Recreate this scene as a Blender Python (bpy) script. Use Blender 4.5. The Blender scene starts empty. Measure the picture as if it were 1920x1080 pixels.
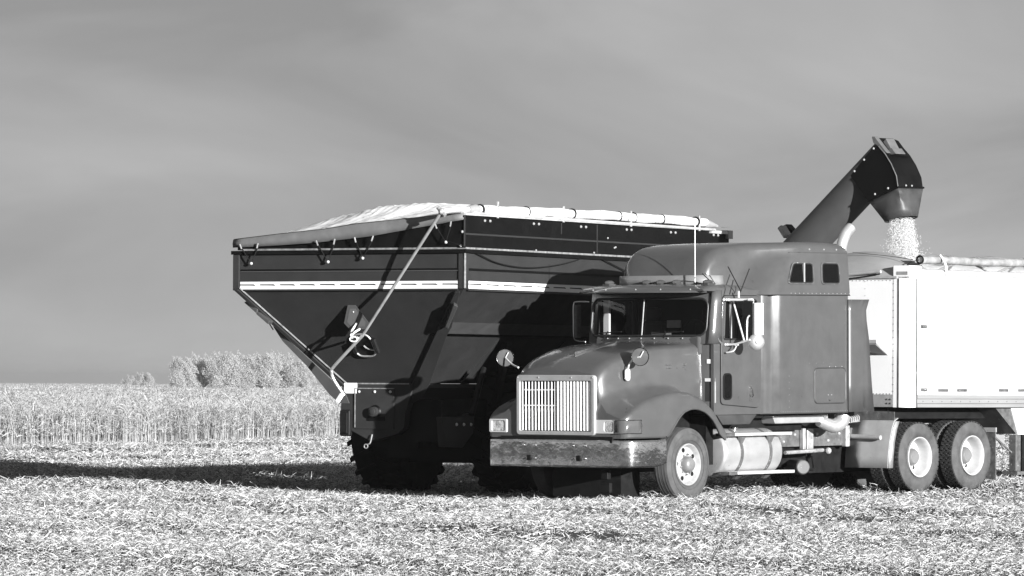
import bpy, math, random
import numpy as np
from mathutils import Vector, Matrix, Euler
R = math.radians
random.seed(7)
rng = np.random.default_rng(11)
scene = bpy.context.scene
COL = scene.collection

# ---------------------------------------------------------------- camera, sky, sun, exposure
FPX = 9975.0                      # focal length in pixels of a 1920 px wide frame
CAM_H = 1.635
PITCH = math.atan(181 / FPX)
ROLL = R(0.3)
cam_d = bpy.data.cameras.new("camera")
cam = bpy.data.objects.new("camera", cam_d)
COL.objects.link(cam)
cam.location = (0, 0, CAM_H)
cam.rotation_euler = (math.pi / 2 + PITCH, -ROLL, 0)
cam_d.sensor_width = 36
cam_d.lens = 36 * FPX / 1920
cam_d.clip_start = 1
cam_d.clip_end = 20000
scene.camera = cam
CM = cam.rotation_euler.to_matrix()

SUN_EL, SUN_AZ = R(8.8), R(33.5)   # low sun behind the camera's right shoulder
sun_dir = Vector((math.sin(SUN_AZ) * math.cos(SUN_EL), -math.cos(SUN_AZ) * math.cos(SUN_EL), math.sin(SUN_EL)))
world = bpy.data.worlds.new("World")
scene.world = world
world.use_nodes = True
wt = world.node_tree
wt.nodes.clear()
def wn(t, **k):
    n = wt.nodes.new(t)
    for a, b in k.items(): setattr(n, a, b)
    return n
sky = wn('ShaderNodeTexSky', sky_type='NISHITA', sun_disc=False, sun_elevation=SUN_EL, sun_rotation=math.pi - SUN_AZ)
bw = wn('ShaderNodeRGBToBW')
wt.links.new(sky.outputs[0], bw.inputs[0])
geo = wn('ShaderNodeTexCoord')
ms = wn('ShaderNodeMapping')                                # lifts the sky texture's dark rim below the horizon
ms.inputs['Location'].default_value = (0, 0, 0.07)
wt.links.new(geo.outputs['Generated'], ms.inputs[0])
wt.links.new(ms.outputs[0], sky.inputs['Vector'])
mp = wn('ShaderNodeMapping')
mp.inputs['Scale'].default_value = (7, 7, 24)
mp.inputs['Location'].default_value = (17.52, 0.72, 11.94)
wt.links.new(geo.outputs['Generated'], mp.inputs[0])
n1 = wn('ShaderNodeTexNoise')
n1.inputs['Scale'].default_value = 1.0
n1.inputs['Detail'].default_value = 7
n1.inputs['Roughness'].default_value = 0.5
n1.inputs['Distortion'].default_value = 0.6
wt.links.new(mp.outputs[0], n1.inputs['Vector'])
cr = wn('ShaderNodeMapRange')
cr.inputs['From Min'].default_value = 0.33
cr.inputs['From Max'].default_value = 0.67
cr.inputs['To Min'].default_value = 0.22
cr.inputs['To Max'].default_value = 1.08
wt.links.new(n1.outputs[0], cr.inputs[0])
mx = wn('ShaderNodeMath', operation='MULTIPLY')          # thin clear sky behind the cloud sheet
wt.links.new(bw.outputs[0], mx.inputs[0])
mx.inputs[1].default_value = 0.235
ad = wn('ShaderNodeMath', operation='ADD')
wt.links.new(mx.outputs[0], ad.inputs[0])
wt.links.new(cr.outputs[0], ad.inputs[1])
bg = wn('ShaderNodeBackground')
bg.inputs['Strength'].default_value = 0.1
wt.links.new(ad.outputs[0], bg.inputs['Color'])
wo = wn('ShaderNodeOutputWorld')
wt.links.new(bg.outputs[0], wo.inputs[0])

sun_d = bpy.data.lights.new("sun", 'SUN')
sun_d.energy = 5.0
sun_d.angle = R(0.5)
sun_d.color = (1, 1, 1)
sun = bpy.data.objects.new("sun", sun_d)
COL.objects.link(sun)
sun.rotation_euler = sun_dir.to_track_quat('Z', 'Y').to_euler()
sun.location = sun_dir * 50
vs = scene.view_settings
vs.view_transform = 'Standard'
vs.look = 'None'
vs.gamma = 1
vs.use_curve_mapping = False
vs.exposure = 1.35

# ---------------------------------------------------------------- helpers
def ray(px, py):
    return CM @ Vector(((px - 960) / FPX, -(py - 540) / FPX, -1.0))

class Frame:
    """a vehicle's own axes: u rearwards/forwards along it, v across to its far side, z up"""
    def __init__(s, o, yaw, pitch=0.0):
        s.o = Vector(o)
        s.e = Euler((0, -R(pitch), R(yaw)))
        s.m = s.e.to_matrix()
        s.mi = s.m.transposed()
    def hit(s, px, py, n, c):
        d = s.mi @ ray(px, py)
        o = s.mi @ (Vector((0, 0, CAM_H)) - s.o)
        n = Vector(n)
        return o + d * ((c - n.dot(o)) / n.dot(d))
    def at(s, px, py, u=None, v=None, z=None):
        if u is not None: return s.hit(px, py, (1, 0, 0), u)
        if v is not None: return s.hit(px, py, (0, 1, 0), v)
        return s.hit(px, py, (0, 0, 1), z)

def mat(name, val, rough=0.6, metal=0.0, var=0.0, scale=4.0, bump=0.0, bscale=40.0, coat=0.0, spec=0.5, stretch=(1, 1, 1), speck=None):
    m = bpy.data.materials.new(name)
    m.use_nodes = True
    nt = m.node_tree
    b = nt.nodes['Principled BSDF']
    b.inputs['Base Color'].default_value = (val, val, val, 1)
    b.inputs['Roughness'].default_value = rough
    b.inputs['Metallic'].default_value = metal
    b.inputs['Coat Weight'].default_value = coat
    b.inputs['Coat Roughness'].default_value = 0.14
    b.inputs['Specular IOR Level'].default_value = spec
    if var > 0 or bump > 0:
        tc = nt.nodes.new('ShaderNodeTexCoord')
        mpp = nt.nodes.new('ShaderNodeMapping')
        mpp.inputs['Scale'].default_value = stretch
        nt.links.new(tc.outputs['Object'], mpp.inputs[0])
    if var > 0:
        n = nt.nodes.new('ShaderNodeTexNoise')
        n.inputs['Scale'].default_value = scale
        n.inputs['Detail'].default_value = 8
        n.inputs['Roughness'].default_value = 0.65
        nt.links.new(mpp.outputs[0], n.inputs['Vector'])
        r = nt.nodes.new('ShaderNodeMapRange')
        r.inputs['From Min'].default_value = 0.3
        r.inputs['From Max'].default_value = 0.7
        r.inputs['To Min'].default_value = val * (1 - var)
        r.inputs['To Max'].default_value = val * (1 + var)
        nt.links.new(n.outputs[0], r.inputs[0])
        out = r.outputs[0]
        if speck:                                   # small dirt specks of another grey
            n2 = nt.nodes.new('ShaderNodeTexNoise')
            n2.inputs['Scale'].default_value = speck[0]
            n2.inputs['Detail'].default_value = 3
            nt.links.new(mpp.outputs[0], n2.inputs['Vector'])
            r2 = nt.nodes.new('ShaderNodeMapRange')
            r2.inputs['From Min'].default_value = speck[1]
            r2.inputs['From Max'].default_value = speck[1] + 0.06
            nt.links.new(n2.outputs[0], r2.inputs[0])
            mxx = nt.nodes.new('ShaderNodeMix')
            mxx.inputs['B'].default_value = speck[2]
            nt.links.new(r2.outputs[0], mxx.inputs['Factor'])
            nt.links.new(out, mxx.inputs['A'])
            out = mxx.outputs['Result']
        nt.links.new(out, b.inputs['Base Color'])
        rr = nt.nodes.new('ShaderNodeMapRange')
        rr.inputs['From Min'].default_value = 0.3
        rr.inputs['From Max'].default_value = 0.7
        rr.inputs['To Min'].default_value = max(0.02, rough * 0.8)
        rr.inputs['To Max'].default_value = min(1, rough * 1.3)
        nt.links.new(n.outputs[0], rr.inputs[0])
        nt.links.new(rr.outputs[0], b.inputs['Roughness'])
    if bump > 0:
        n3 = nt.nodes.new('ShaderNodeTexNoise')
        n3.inputs['Scale'].default_value = bscale
        n3.inputs['Detail'].default_value = 5
        nt.links.new(mpp.outputs[0], n3.inputs['Vector'])
        bp = nt.nodes.new('ShaderNodeBump')
        bp.inputs['Strength'].default_value = bump
        bp.inputs['Distance'].default_value = 0.02
        nt.links.new(n3.outputs[0], bp.inputs['Height'])
        nt.links.new(bp.outputs[0], b.inputs['Normal'])
    return m

def island_mat(name, lo, hi, rough=0.8, trans=0.0, dark=0.0):
    """every blade or leaf gets its own grey"""
    m = bpy.data.materials.new(name)
    m.use_nodes = True
    nt = m.node_tree
    b = nt.nodes['Principled BSDF']
    b.inputs['Roughness'].default_value = rough
    b.inputs['Specular IOR Level'].default_value = 0.25
    g = nt.nodes.new('ShaderNodeNewGeometry')
    r = nt.nodes.new('ShaderNodeValToRGB')
    e = r.color_ramp.elements
    e[0].position = 0; e[0].color = (lo * .35,) * 3 + (1,)
    e[1].position = 1; e[1].color = (hi,) * 3 + (1,)
    x = e.new(max(dark, 0.001)); x.color = (lo,) * 3 + (1,)
    nt.links.new(g.outputs['Random Per Island'], r.inputs[0])
    nt.links.new(r.outputs[0], b.inputs['Base Color'])
    if trans > 0:
        t = nt.nodes.new('ShaderNodeBsdfTranslucent')
        nt.links.new(r.outputs[0], t.inputs[0])
        mix = nt.nodes.new('ShaderNodeMixShader')
        mix.inputs[0].default_value = trans
        nt.links.new(b.outputs[0], mix.inputs[1])
        nt.links.new(t.outputs[0], mix.inputs[2])
        nt.links.new(mix.outputs[0], nt.nodes['Material Output'].inputs[0])
    return m

class MB:
    """collects shapes and links them as one mesh object"""
    def __init__(s): s.v = []; s.f = []
    def add(s, vs, fs):
        k = len(s.v)
        s.v += [tuple(p) for p in vs]
        s.f += [tuple(i + k for i in f) for f in fs]
        return s
    def poly(s, pts): return s.add(pts, [tuple(range(len(pts)))])
    def box(s, u0, u1, v0, v1, z0, z1):
        p = [(u, v, z) for z in (z0, z1) for v in (v0, v1) for u in (u0, u1)]
        return s.add(p, [(0, 2, 3, 1), (4, 5, 7, 6), (0, 1, 5, 4), (2, 6, 7, 3), (0, 4, 6, 2), (1, 3, 7, 5)])
    def prism(s, pts, off):
        n = len(pts); off = Vector(off)
        a = [Vector(p) for p in pts]; b = [p + off for p in a]
        nrm = Vector((0, 0, 0))
        for i in range(n): nrm += a[i].cross(a[(i + 1) % n])
        if nrm.dot(off) > 0: a, b = b, a
        f = [tuple(range(n)), tuple(range(2 * n - 1, n - 1, -1))]
        f += [(i, n + i, n + (i + 1) % n, (i + 1) % n) for i in range(n)]
        return s.add(a + b, f)
    def ring(s, outer, inner, off):
        """a plate with an opening: outer and inner loops of the same length"""
        n = len(outer); off = Vector(off)
        o = [Vector(p) for p in outer]; i_ = [Vector(p) for p in inner]
        pts = o + i_ + [p + off for p in o] + [p + off for p in i_]
        f = []
        for k in range(n):
            j = (k + 1) % n
            f += [(k, j, n + j, n + k), (2 * n + k, 3 * n + k, 3 * n + j, 2 * n + j), (k, 2 * n + k, 2 * n + j, j), (n + k, n + j, 3 * n + j, 3 * n + k)]
        return s.add(pts, f)
    def tube(s, pts, r, n=8, closed=False, caps=True):
        P = [Vector(p) for p in pts]; m = len(P)
        rs = r if isinstance(r, (list, tuple)) else [r] * m
        base = len(s.v); prev = None; vs = []
        for i, p in enumerate(P):
            if closed: t = P[(i + 1) % m] - P[i - 1]
            else: t = P[min(i + 1, m - 1)] - P[max(i - 1, 0)]
            t.normalize()
            if prev is None:
                a = t.orthogonal().normalized()
            else:
                a = (prev - t * prev.dot(t)).normalized()
            prev = a; b = t.cross(a)
            for k in range(n):
                w = 2 * math.pi * k / n
                vs.append(p + (a * math.cos(w) + b * math.sin(w)) * rs[i])
        fs = []
        for i in range(m if closed else m - 1):
            i2 = (i + 1) % m
            for k in range(n):
                k2 = (k + 1) % n
                fs.append((i * n + k, i * n + k2, i2 * n + k2, i2 * n + k))
        if caps and not closed:
            fs.append(tuple(range(n - 1, -1, -1))); fs.append(tuple((m - 1) * n + k for k in range(n)))
        return s.add(vs, fs)
    def lathe(s, prof, o, axis, n=32, cap0=False, cap1=False):
        """prof: (radius, distance along the axis)"""
        o = Vector(o); ax = Vector(axis).normalized(); a = ax.orthogonal().normalized(); b = ax.cross(a)
        vs = []
        for r_, h in prof:
            for k in range(n):
                w = 2 * math.pi * k / n
                vs.append(o + ax * h + (a * math.cos(w) + b * math.sin(w)) * r_)
        fs = []
        for i in range(len(prof) - 1):
            for k in range(n):
                k2 = (k + 1) % n
                fs.append((i * n + k, i * n + k2, (i + 1) * n + k2, (i + 1) * n + k))
        if cap0: fs.append(tuple(range(n - 1, -1, -1)))
        if cap1: fs.append(tuple((len(prof) - 1) * n + k for k in range(n)))
        return s.add(vs, fs)
    def loft(s, rows, closed=False, cap0=False, cap1=False):
        n = len(rows[0]); vs = [p for r_ in rows for p in r_]; fs = []
        for i in range(len(rows) - 1):
            for k in range(n if closed else n - 1):
                k2 = (k + 1) % n
                fs.append((i * n + k, i * n + k2, (i + 1) * n + k2, (i + 1) * n + k))
        if cap0: fs.append(tuple(range(n - 1, -1, -1)))
        if cap1: fs.append(tuple((len(rows) - 1) * n + k for k in range(n)))
        return s.add(vs, fs)
    def ball(s, c, r, n=8, m=5, sc=(1, 1, 1)):
        rows = []
        for i in range(m + 1):
            t = math.pi * i / m
            rows.append([(c[0] + sc[0] * r * math.sin(t) * math.cos(2 * math.pi * k / n), c[1] + sc[1] * r * math.sin(t) * math.sin(2 * math.pi * k / n), c[2] + sc[2] * r * math.cos(t)) for k in range(n)])
        return s.loft(rows, closed=True)
    def build(s, name, m, parent=None, ang=35, bevel=0.0, solid=0.0, kind=None, flip=False):
        me = bpy.data.meshes.new(name)
        me.from_pydata(s.v, [], s.f)
        me.validate()
        import bmesh
        b = bmesh.new(); b.from_mesh(me)
        bmesh.ops.recalc_face_normals(b, faces=b.faces)
        b.to_mesh(me); b.free()
        me.materials.append(m)
        me.shade_smooth()
        me.set_sharp_from_angle(angle=R(ang))
        o = bpy.data.objects.new(name, me)
        COL.objects.link(o)
        if parent: o.parent = parent
        if solid:
            md = o.modifiers.new("solid", 'SOLIDIFY'); md.thickness = solid; md.offset = -1
        if bevel:
            md = o.modifiers.new("bevel", 'BEVEL'); md.width = bevel; md.segments = 2; md.limit_method = 'ANGLE'; md.angle_limit = R(40)
            md.harden_normals = True
        if kind: o['kind'] = kind
        return o

def thing(name, label, cat, loc=(0, 0, 0), rot=(0, 0, 0), group=None):
    o = bpy.data.objects.new(name, None)
    o.empty_display_size = 0.3
    COL.objects.link(o)
    o.location = loc; o.rotation_euler = rot
    o['label'] = label; o['category'] = cat
    if group: o['group'] = group
    return o

def mesh_np(name, verts, quads, m, kind=None, parent=None, smooth=False):
    me = bpy.data.meshes.new(name)
    verts = np.asarray(verts, np.float32).reshape(-1, 3); quads = np.asarray(quads, np.int32).reshape(-1, 4)
    me.vertices.add(len(verts)); me.vertices.foreach_set('co', verts.ravel())
    me.loops.add(quads.size); me.loops.foreach_set('vertex_index', quads.ravel())
    me.polygons.add(len(quads)); me.polygons.foreach_set('loop_start', np.arange(0, quads.size, 4, dtype=np.int32))
    me.update(calc_edges=True)
    me.validate()
    me.materials.append(m)
    if smooth: me.shade_smooth()
    o = bpy.data.objects.new(name, me)
    COL.objects.link(o)
    if kind: o['kind'] = kind
    if parent: o.parent = parent
    return o

def interp(x, xs, ys): return float(np.interp(x, xs, ys))
def smooth(t): t = min(1, max(0, t)); return t * t * (3 - 2 * t)
def rr2(a, b, c, d, r, n=5):
    """rounded rectangle a..b by c..d as 2D points"""
    out = []
    for cx, cy, a0 in ((b - r, d - r, 0), (a + r, d - r, 90), (a + r, c + r, 180), (b - r, c + r, 270)):
        for k in range(n + 1):
            w = R(a0 + 90 * k / n); out.append((cx + r * math.cos(w), cy + r * math.sin(w)))
    return out
def round_poly(pts, r, n=4):
    """rounds the corners of a 3D polygon"""
    P = [Vector(p) for p in pts]; out = []
    for i, p in enumerate(P):
        a = P[i - 1] - p; b = P[(i + 1) % len(P)] - p
        ra = min(r, a.length * .45, b.length * .45)
        p0 = p + a.normalized() * ra; p1 = p + b.normalized() * ra
        for k in range(n + 1):
            t = k / n
            out.append(p0 * (1 - t) ** 2 + p * 2 * t * (1 - t) + p1 * t ** 2)
    return out
def bez(pts, n=16):
    """smooth curve through points"""
    P = [Vector(p) for p in pts]; out = []
    for i in range(len(P) - 1):
        p0 = P[max(i - 1, 0)]; p1 = P[i]; p2 = P[i + 1]; p3 = P[min(i + 2, len(P) - 1)]
        for k in range(n):
            t = k / n
            out.append(0.5 * ((2 * p1) + (p2 - p0) * t + (2 * p0 - 5 * p1 + 4 * p2 - p3) * t * t + (3 * p1 - p0 - 3 * p2 + p3) * t ** 3))
    out.append(P[-1]); return out

# ---------------------------------------------------------------- materials
M = {}
M['paint'] = mat('truck_paint', 0.060, 0.34, var=0.12, scale=3, coat=0.85, bump=0.02, bscale=3)
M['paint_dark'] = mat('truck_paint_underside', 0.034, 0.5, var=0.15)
M['trim_grey'] = mat('brushed_grille_frame', 0.36, 0.42, metal=0.25, var=0.1, scale=6)
M['chrome'] = mat('chrome', 0.75, 0.10, metal=1.0, var=0.05, scale=6, bump=0.03, bscale=7)
M['chrome_worn'] = mat('worn_chrome_bumper', 0.88, 0.09, metal=1.0, var=0.22, scale=9, bump=0.28, bscale=5, speck=(38, 0.68, 0.25))
M['alloy'] = mat('polished_aluminium_tank', 0.62, 0.33, metal=0.7, var=0.08, scale=5, bump=0.02, bscale=14)
M['alloy_dull'] = mat('dull_aluminium', 0.36, 0.5, metal=0.5, var=0.25, scale=9, speck=(30, 0.64, 0.12))
M['white'] = mat('white_paint', 0.80, 0.45, var=0.04, scale=2)
M['trailer_white'] = mat('trailer_white_panel', 0.80, 0.4, var=0.03, scale=1.5, bump=0.01, bscale=2)
M['white_rim'] = mat('white_wheel_paint', 0.40, 0.5, var=0.10, scale=9, speck=(25, 0.70, 0.4))
M['steel_rim'] = mat('silver_wheel', 0.32, 0.4, metal=0.1, var=0.2, scale=12)
M['rubber'] = mat('dusty_tyre_side', 0.055, 0.85, var=0.35, scale=7, bump=0.1, bscale=20)
M['rubber_dust'] = mat('dusty_grey_tyre_side', 0.056, 0.9, var=0.5, scale=4.5, bump=0.1, bscale=18)
M['tread'] = mat('black_tyre_tread', 0.018, 0.85, var=0.4, scale=10, speck=(60, 0.70, 0.35))
M['black'] = mat('black_rubber', 0.005, 0.6, var=0.2, spec=0.25)
M['black_metal'] = mat('black_chassis', 0.006, 0.6, var=0.4, scale=8, spec=0.2)
M['chassis'] = mat('dusty_chassis_grey', 0.075, 0.6, var=0.5, scale=9, speck=(22, 0.66, 0.25))
M['gasket'] = mat('black_window_gasket', 0.012, 0.5)
M['flap'] = mat('dull_grey_fender', 0.26, 0.5, var=0.15, scale=6, metal=0.0, speck=(30, 0.72, 0.02))
M['cart'] = mat('cart_paint', 0.025, 0.45, var=0.12, scale=2.5, spec=0.15, bump=0.02, bscale=2)
M['cart_dark'] = mat('cart_black_paint', 0.003, 0.5, var=0.25, scale=3, spec=0.15)
M['cart_edge'] = mat('cart_pale_edge', 0.16, 0.5, var=0.5, scale=14)
M['cart_light'] = mat('cart_lighter_grey', 0.05, 0.45, var=0.1, scale=4)
M['stripe'] = mat('white_stripe', 0.62, 0.5, var=0.05, scale=6)
M['auger'] = mat('auger_paint', 0.040, 0.45, var=0.08, scale=3, spec=0.4)
M['spout'] = mat('grey_rubber_spout', 0.042, 0.42, var=0.25, scale=4)
M['tan'] = mat('light_bracket_paint', 0.10, 0.5, var=0.15, scale=8)
M['tarp_white'] = mat('white_tarp', 0.80, 0.6, var=0.12, scale=5, bump=0.6, bscale=6, stretch=(1, .35, 1), speck=(14, 0.66, 0.16))
M['tarp_roll'] = mat('rolled_white_tarp', 0.62, 0.55, var=0.18, scale=9, bump=0.6, bscale=12, speck=(20, 0.62, 0.12))
M['tarp_grey'] = mat('grey_tarp_flap', 0.115, 0.6, var=0.15, scale=5, bump=0.25, bscale=5)
M['tarp_pale'] = mat('grey_tarp_cap', 0.26, 0.6, var=0.08, scale=3, bump=0.15, bscale=4)
M['rail'] = mat('aluminium_rail', 0.5, 0.45, metal=0.4, var=0.15, scale=8)
M['seat'] = mat('cab_seat_cloth', 0.045, 0.9)
M['smv'] = mat('slow_vehicle_sign_face', 0.075, 0.5, var=0.1)
M['smv_edge'] = mat('slow_vehicle_sign_border', 0.055, 0.4)
M['grain'] = island_mat('falling_grain', 0.5, 0.8)
M['qfender'] = mat('scuffed_fender_sheet', 0.30, 0.5, var=0.12, scale=5, speck=(26, 0.70, 0.04))
M['hub'] = mat('dull_wheel_hub', 0.15, 0.4, var=0.15, metal=0.1)
M['crank'] = mat('galvanised_crank_tube', 0.2, 0.45, var=0.25, scale=10)
M['lug'] = mat('black_tractor_tyre', 0.006, 0.85, var=0.4, scale=8, spec=0.2)
M['rail_grey'] = mat('weathered_bottom_rail', 0.20, 0.5, var=0.10, scale=3, stretch=(.3, 1, 4))
M['mirror_face'] = mat('spot_mirror_face', 0.06, 0.85, spec=0.15, var=0.3, scale=9)
M['bracket'] = mat('bright_mirror_bracket', 0.55, 0.35, metal=0.2)
M['bar'] = mat('polished_grille_bar', 0.75, 0.3, metal=0.35)
M['base_plate'] = mat('fairing_plate_lit_tone', 0.19, 0.35, var=0.08, scale=4, coat=0.4)
M['roll_grey'] = mat('weathered_tarp_roll', 0.22, 0.55, var=0.4, scale=7, bump=0.5, bscale=12)
M['lens'] = mat('amber_lamp_lens', 0.075, 0.12, coat=1)
M['rivet'] = mat('rivet_head', 0.45, 0.35, metal=0.5)
M['rivet_dark'] = mat('dark_rivet_head', 0.12, 0.5)
M['paint_rivet'] = mat('painted_rivet_head', 0.20, 0.3, coat=0.3)

def glass_mat(name, alpha, tint):
    m = bpy.data.materials.new(name); m.use_nodes = True; nt = m.node_tree; nt.nodes.clear()
    out = nt.nodes.new('ShaderNodeOutputMaterial')
    gl = nt.nodes.new('ShaderNodeBsdfGlossy'); gl.inputs['Roughness'].default_value = 0.03; gl.inputs['Color'].default_value = (1, 1, 1, 1)
    tr = nt.nodes.new('ShaderNodeBsdfTransparent'); tr.inputs[0].default_value = (tint, tint, tint, 1)
    fr = nt.nodes.new('ShaderNodeFresnel'); fr.inputs[0].default_value = 1.22
    df = nt.nodes.new('ShaderNodeBsdfDiffuse'); df.inputs[0].default_value = (0.004, 0.004, 0.004, 1)
    m1 = nt.nodes.new('ShaderNodeMixShader'); m1.inputs[0].default_value = alpha
    nt.links.new(tr.outputs[0], m1.inputs[1]); nt.links.new(df.outputs[0], m1.inputs[2])
    m2 = nt.nodes.new('ShaderNodeMixShader')
    nt.links.new(fr.outputs[0], m2.inputs[0]); nt.links.new(m1.outputs[0], m2.inputs[1]); nt.links.new(gl.outputs[0], m2.inputs[2])
    nt.links.new(m2.outputs[0], out.inputs[0])
    return m
M['glass'] = glass_mat('tinted_window_glass', 0.12, 0.8)
M['glass_dark'] = glass_mat('dark_window_glass', 0.9, 0.1)
M['lamp_glass'] = mat('headlamp_lens', 0.5, 0.12, metal=0.3, var=0.7, scale=16, bump=0.5, bscale=60)

# ---------------------------------------------------------------- ground
def undulate(x, y):
    z = 0.034 * np.sin(x * .9 + 1.3 * np.sin(y * .23)) + 0.030 * np.sin(y * .55 + 0.8 * np.sin(x * .4)) + 0.013 * np.sin(x * 2.3 + y * 1.1)
    fade = np.clip((y - 20) / 15, 0, 1) * np.clip((600 - y) / 300, 0, 1)
    return z * fade
def ground_z(x, y):
    # the lorry stands 0.7 degrees nose-down: the ground climbs gently towards its tail
    s = np.clip(((x - 2.5) * .65 + (y - 75) * .76) / 6, 0, 2.2) * np.exp(-np.abs((x - 2.5) * .76 - (y - 75) * .65) / 9)
    return undulate(x, y) + 0.055 * s
xs = np.unique(np.concatenate([np.linspace(-14, 12, 150), np.linspace(-40, 40, 60), np.linspace(-400, 400, 30), np.linspace(-2500, 2500, 13)]))
ys = np.unique(np.concatenate([np.linspace(30, 170, 220), np.linspace(-60, 300, 60), np.linspace(300, 1500, 20), np.linspace(1500, 5200, 12), np.array([-400., -200])]))
X, Y = np.meshgrid(xs, ys)
Z = ground_z(X, Y)
gv = np.stack([X, Y, Z], -1).reshape(-1, 3)
nx, ny = len(xs), len(ys)
ii = (np.arange(ny - 1)[:, None] * nx + np.arange(nx - 1)[None, :]).ravel()
gq = np.stack([ii, ii + 1, ii + nx + 1, ii + nx], -1)
M['soil'] = mat('chaff_covered_soil', 0.022, 0.95, var=0.55, scale=9, bump=0.8, bscale=30, stretch=(1, .5, 1))
ground = mesh_np('ground', gv, gq, M['soil'], kind='structure', smooth=True)

# ---------------------------------------------------------------- stubble and straw litter
def blades(x, y, z, L, W, tilt, yaw, bend):
    """two-segment bent blades; tilt 0 = upright, 90 = lying"""
    n = len(x)
    d = np.stack([np.sin(tilt) * np.cos(yaw), np.sin(tilt) * np.sin(yaw), np.cos(tilt)], -1)
    t2 = np.clip(tilt + bend, 0, 1.75)
    y2 = yaw + rng.normal(0, .35, n)
    d2 = np.stack([np.sin(t2) * np.cos(y2), np.sin(t2) * np.sin(y2), np.cos(t2)], -1)
    a = rng.uniform(0, 2 * np.pi, n)
    sd = np.stack([np.cos(a), np.sin(a), rng.uniform(-.4, .4, n)], -1)
    s = np.cross(d, sd); s /= np.maximum(np.linalg.norm(s, axis=1, keepdims=True), 1e-6)
    p0 = np.stack([x, y, z], -1)
    p1 = p0 + d * (L * .55)[:, None]
    p2 = p1 + d2 * (L * .45)[:, None]
    w = W[:, None] * .5
    V = np.stack([p0 - s * w, p0 + s * w, p1 + s * w * .9, p1 - s * w * .9, p2 + s * w * .35, p2 - s * w * .35], 1)
    q = np.array([[0, 1, 2, 3], [3, 2, 4, 5]])[None] + (np.arange(n) * 6)[:, None, None]
    return V.reshape(-1, 3), q.reshape(-1, 4)
RUTS = [((2.0, 70.5), (6.2, 62.5)), ((1.5, 63.0), (6.5, 55.5)), ((-.6, 58), (4.5, 51))]
def rut(x, y):
    r = np.zeros_like(x)
    for (a, b_) in RUTS:
        dx, dy = b_[0] - a[0], b_[1] - a[1]; L2 = dx * dx + dy * dy
        t = ((x - a[0]) * dx + (y - a[1]) * dy) / L2
        wob = .12 * np.sin(t * 17) + .08 * np.sin(t * 41)
        d = np.abs((x - a[0]) * dy - (y - a[1]) * dx) / np.sqrt(L2) + wob
        r = np.maximum(r, np.exp(-(d / .30) ** 2) * np.clip(1.2 - np.abs(t - .5) * 2, 0, 1) * (.55 + .45 * np.sin(t * 23 + 1)))
    return r
def clump(x, y, s=1.0):
    return (np.sin(x * 1.7 * s + 2.1 * np.sin(y * .31 * s)) + np.sin(y * .83 * s + 1.7 * np.sin(x * .9 * s)) + np.sin((x * 2.9 + y * 1.3) * s + 1.0)) / 3
Vs, Qs, off = [], [], 0
for (y0, y1, dens, lo, hi) in ((38, 50, 1100, .02, .07), (50, 62, 850, .022, .075), (62, 84, 520, .026, .09), (84, 112, 200, .04, .13), (112, 175, 80, .055, .16)):
    w0, w1 = y0 * .125 + 1.0, y1 * .125 + 1.0
    n = int((w0 + w1) * (y1 - y0) * dens)
    y = rng.uniform(y0, y1, n); x = rng.uniform(-1, 1, n) * (y * .125 + 1.0)
    keep = (rng.uniform(-1.15, 1, n) < clump(x, y) * .7 + .22) & (rng.uniform(0, 1, n) > rut(x, y) * .97)
    x, y = x[keep], y[keep]; n = len(x)
    up = rng.uniform(0, 1, n) < .34
    tilt = np.where(up, np.abs(rng.normal(0, .45, n)), rng.normal(1.25, .25, n))
    L = rng.uniform(lo, hi, n) * np.where(up, .85, 1.15) * (1 + .25 * clump(x, y, .6)) * np.where(rng.uniform(0, 1, n) < .10, 1.9, 1.0)
    W = rng.uniform(.0035, .0085, n) * (1 + (y0 - 38) / 95)
    z = ground_z(x, y) - .08 * rut(x, y) + np.where(up, -.01, rng.uniform(0.0, .06, n))
    v, q = blades(x, y, z, L, W, tilt, rng.uniform(0, 2 * np.pi, n), rng.uniform(-.2, .8, n))
    Vs.append(v); Qs.append(q + off); off += len(v)
M['straw'] = island_mat('straw', 0.15, 0.54, 0.75, dark=0.32)
stub = mesh_np('stubble', np.concatenate(Vs), np.concatenate(Qs), M['straw'], kind='stuff')
stub['label'] = 'pale straw litter and cut stubble covering the harvested field'
stub['category'] = 'stubble'

# ---------------------------------------------------------------- standing crop
def crop_edge(x): return 131.6 + (x + 12.65) * 3.62
Vs, Qs, off = [], [], 0
def add_bl(*a):
    global off
    v, q = blades(*a); Vs.append(v); Qs.append(q + off); off += len(v)
for (y0, y1, dens, nl, wk) in ((112, 166, 40, 7, .75), (166, 235, 10, 6, 1.1), (235, 420, 2.2, 4, 1.9), (420, 760, .45, 3, 3.2), (760, 1400, .11, 2, 6.0), (1400, 3000, .022, 1, 14.0)):
    n0 = int((y1 - y0) * (y1 * .155 + 4) * dens)
    y = rng.uniform(y0, y1, n0); x = rng.uniform(-y1 * .125 - 3, y1 * .03 + 1, n0)
    k = (y > crop_edge(x) + rng.uniform(0, 2, n0)) & (x > -y * .125 - 3) & (x < y * .03 + 1)
    x, y = x[k], y[k]; n = len(x)
    H = rng.uniform(.84, 1.04, n)
    add_bl(x, y, np.zeros(n), H, rng.uniform(.014, .026, n) * wk, np.abs(rng.normal(0, .10, n)), rng.uniform(0, 6.28, n), rng.uniform(0, .25, n))
    for j in range(nl):
        hz = H * rng.uniform(.25, .98, n)
        add_bl(x + rng.normal(0, .03 * wk, n), y + rng.normal(0, .05, n), hz, rng.uniform(.10, .26, n), rng.uniform(.014, .030, n) * wk, rng.uniform(.3, 1.3, n), rng.uniform(0, 6.28, n), rng.uniform(.1, 1.2, n))
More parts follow.
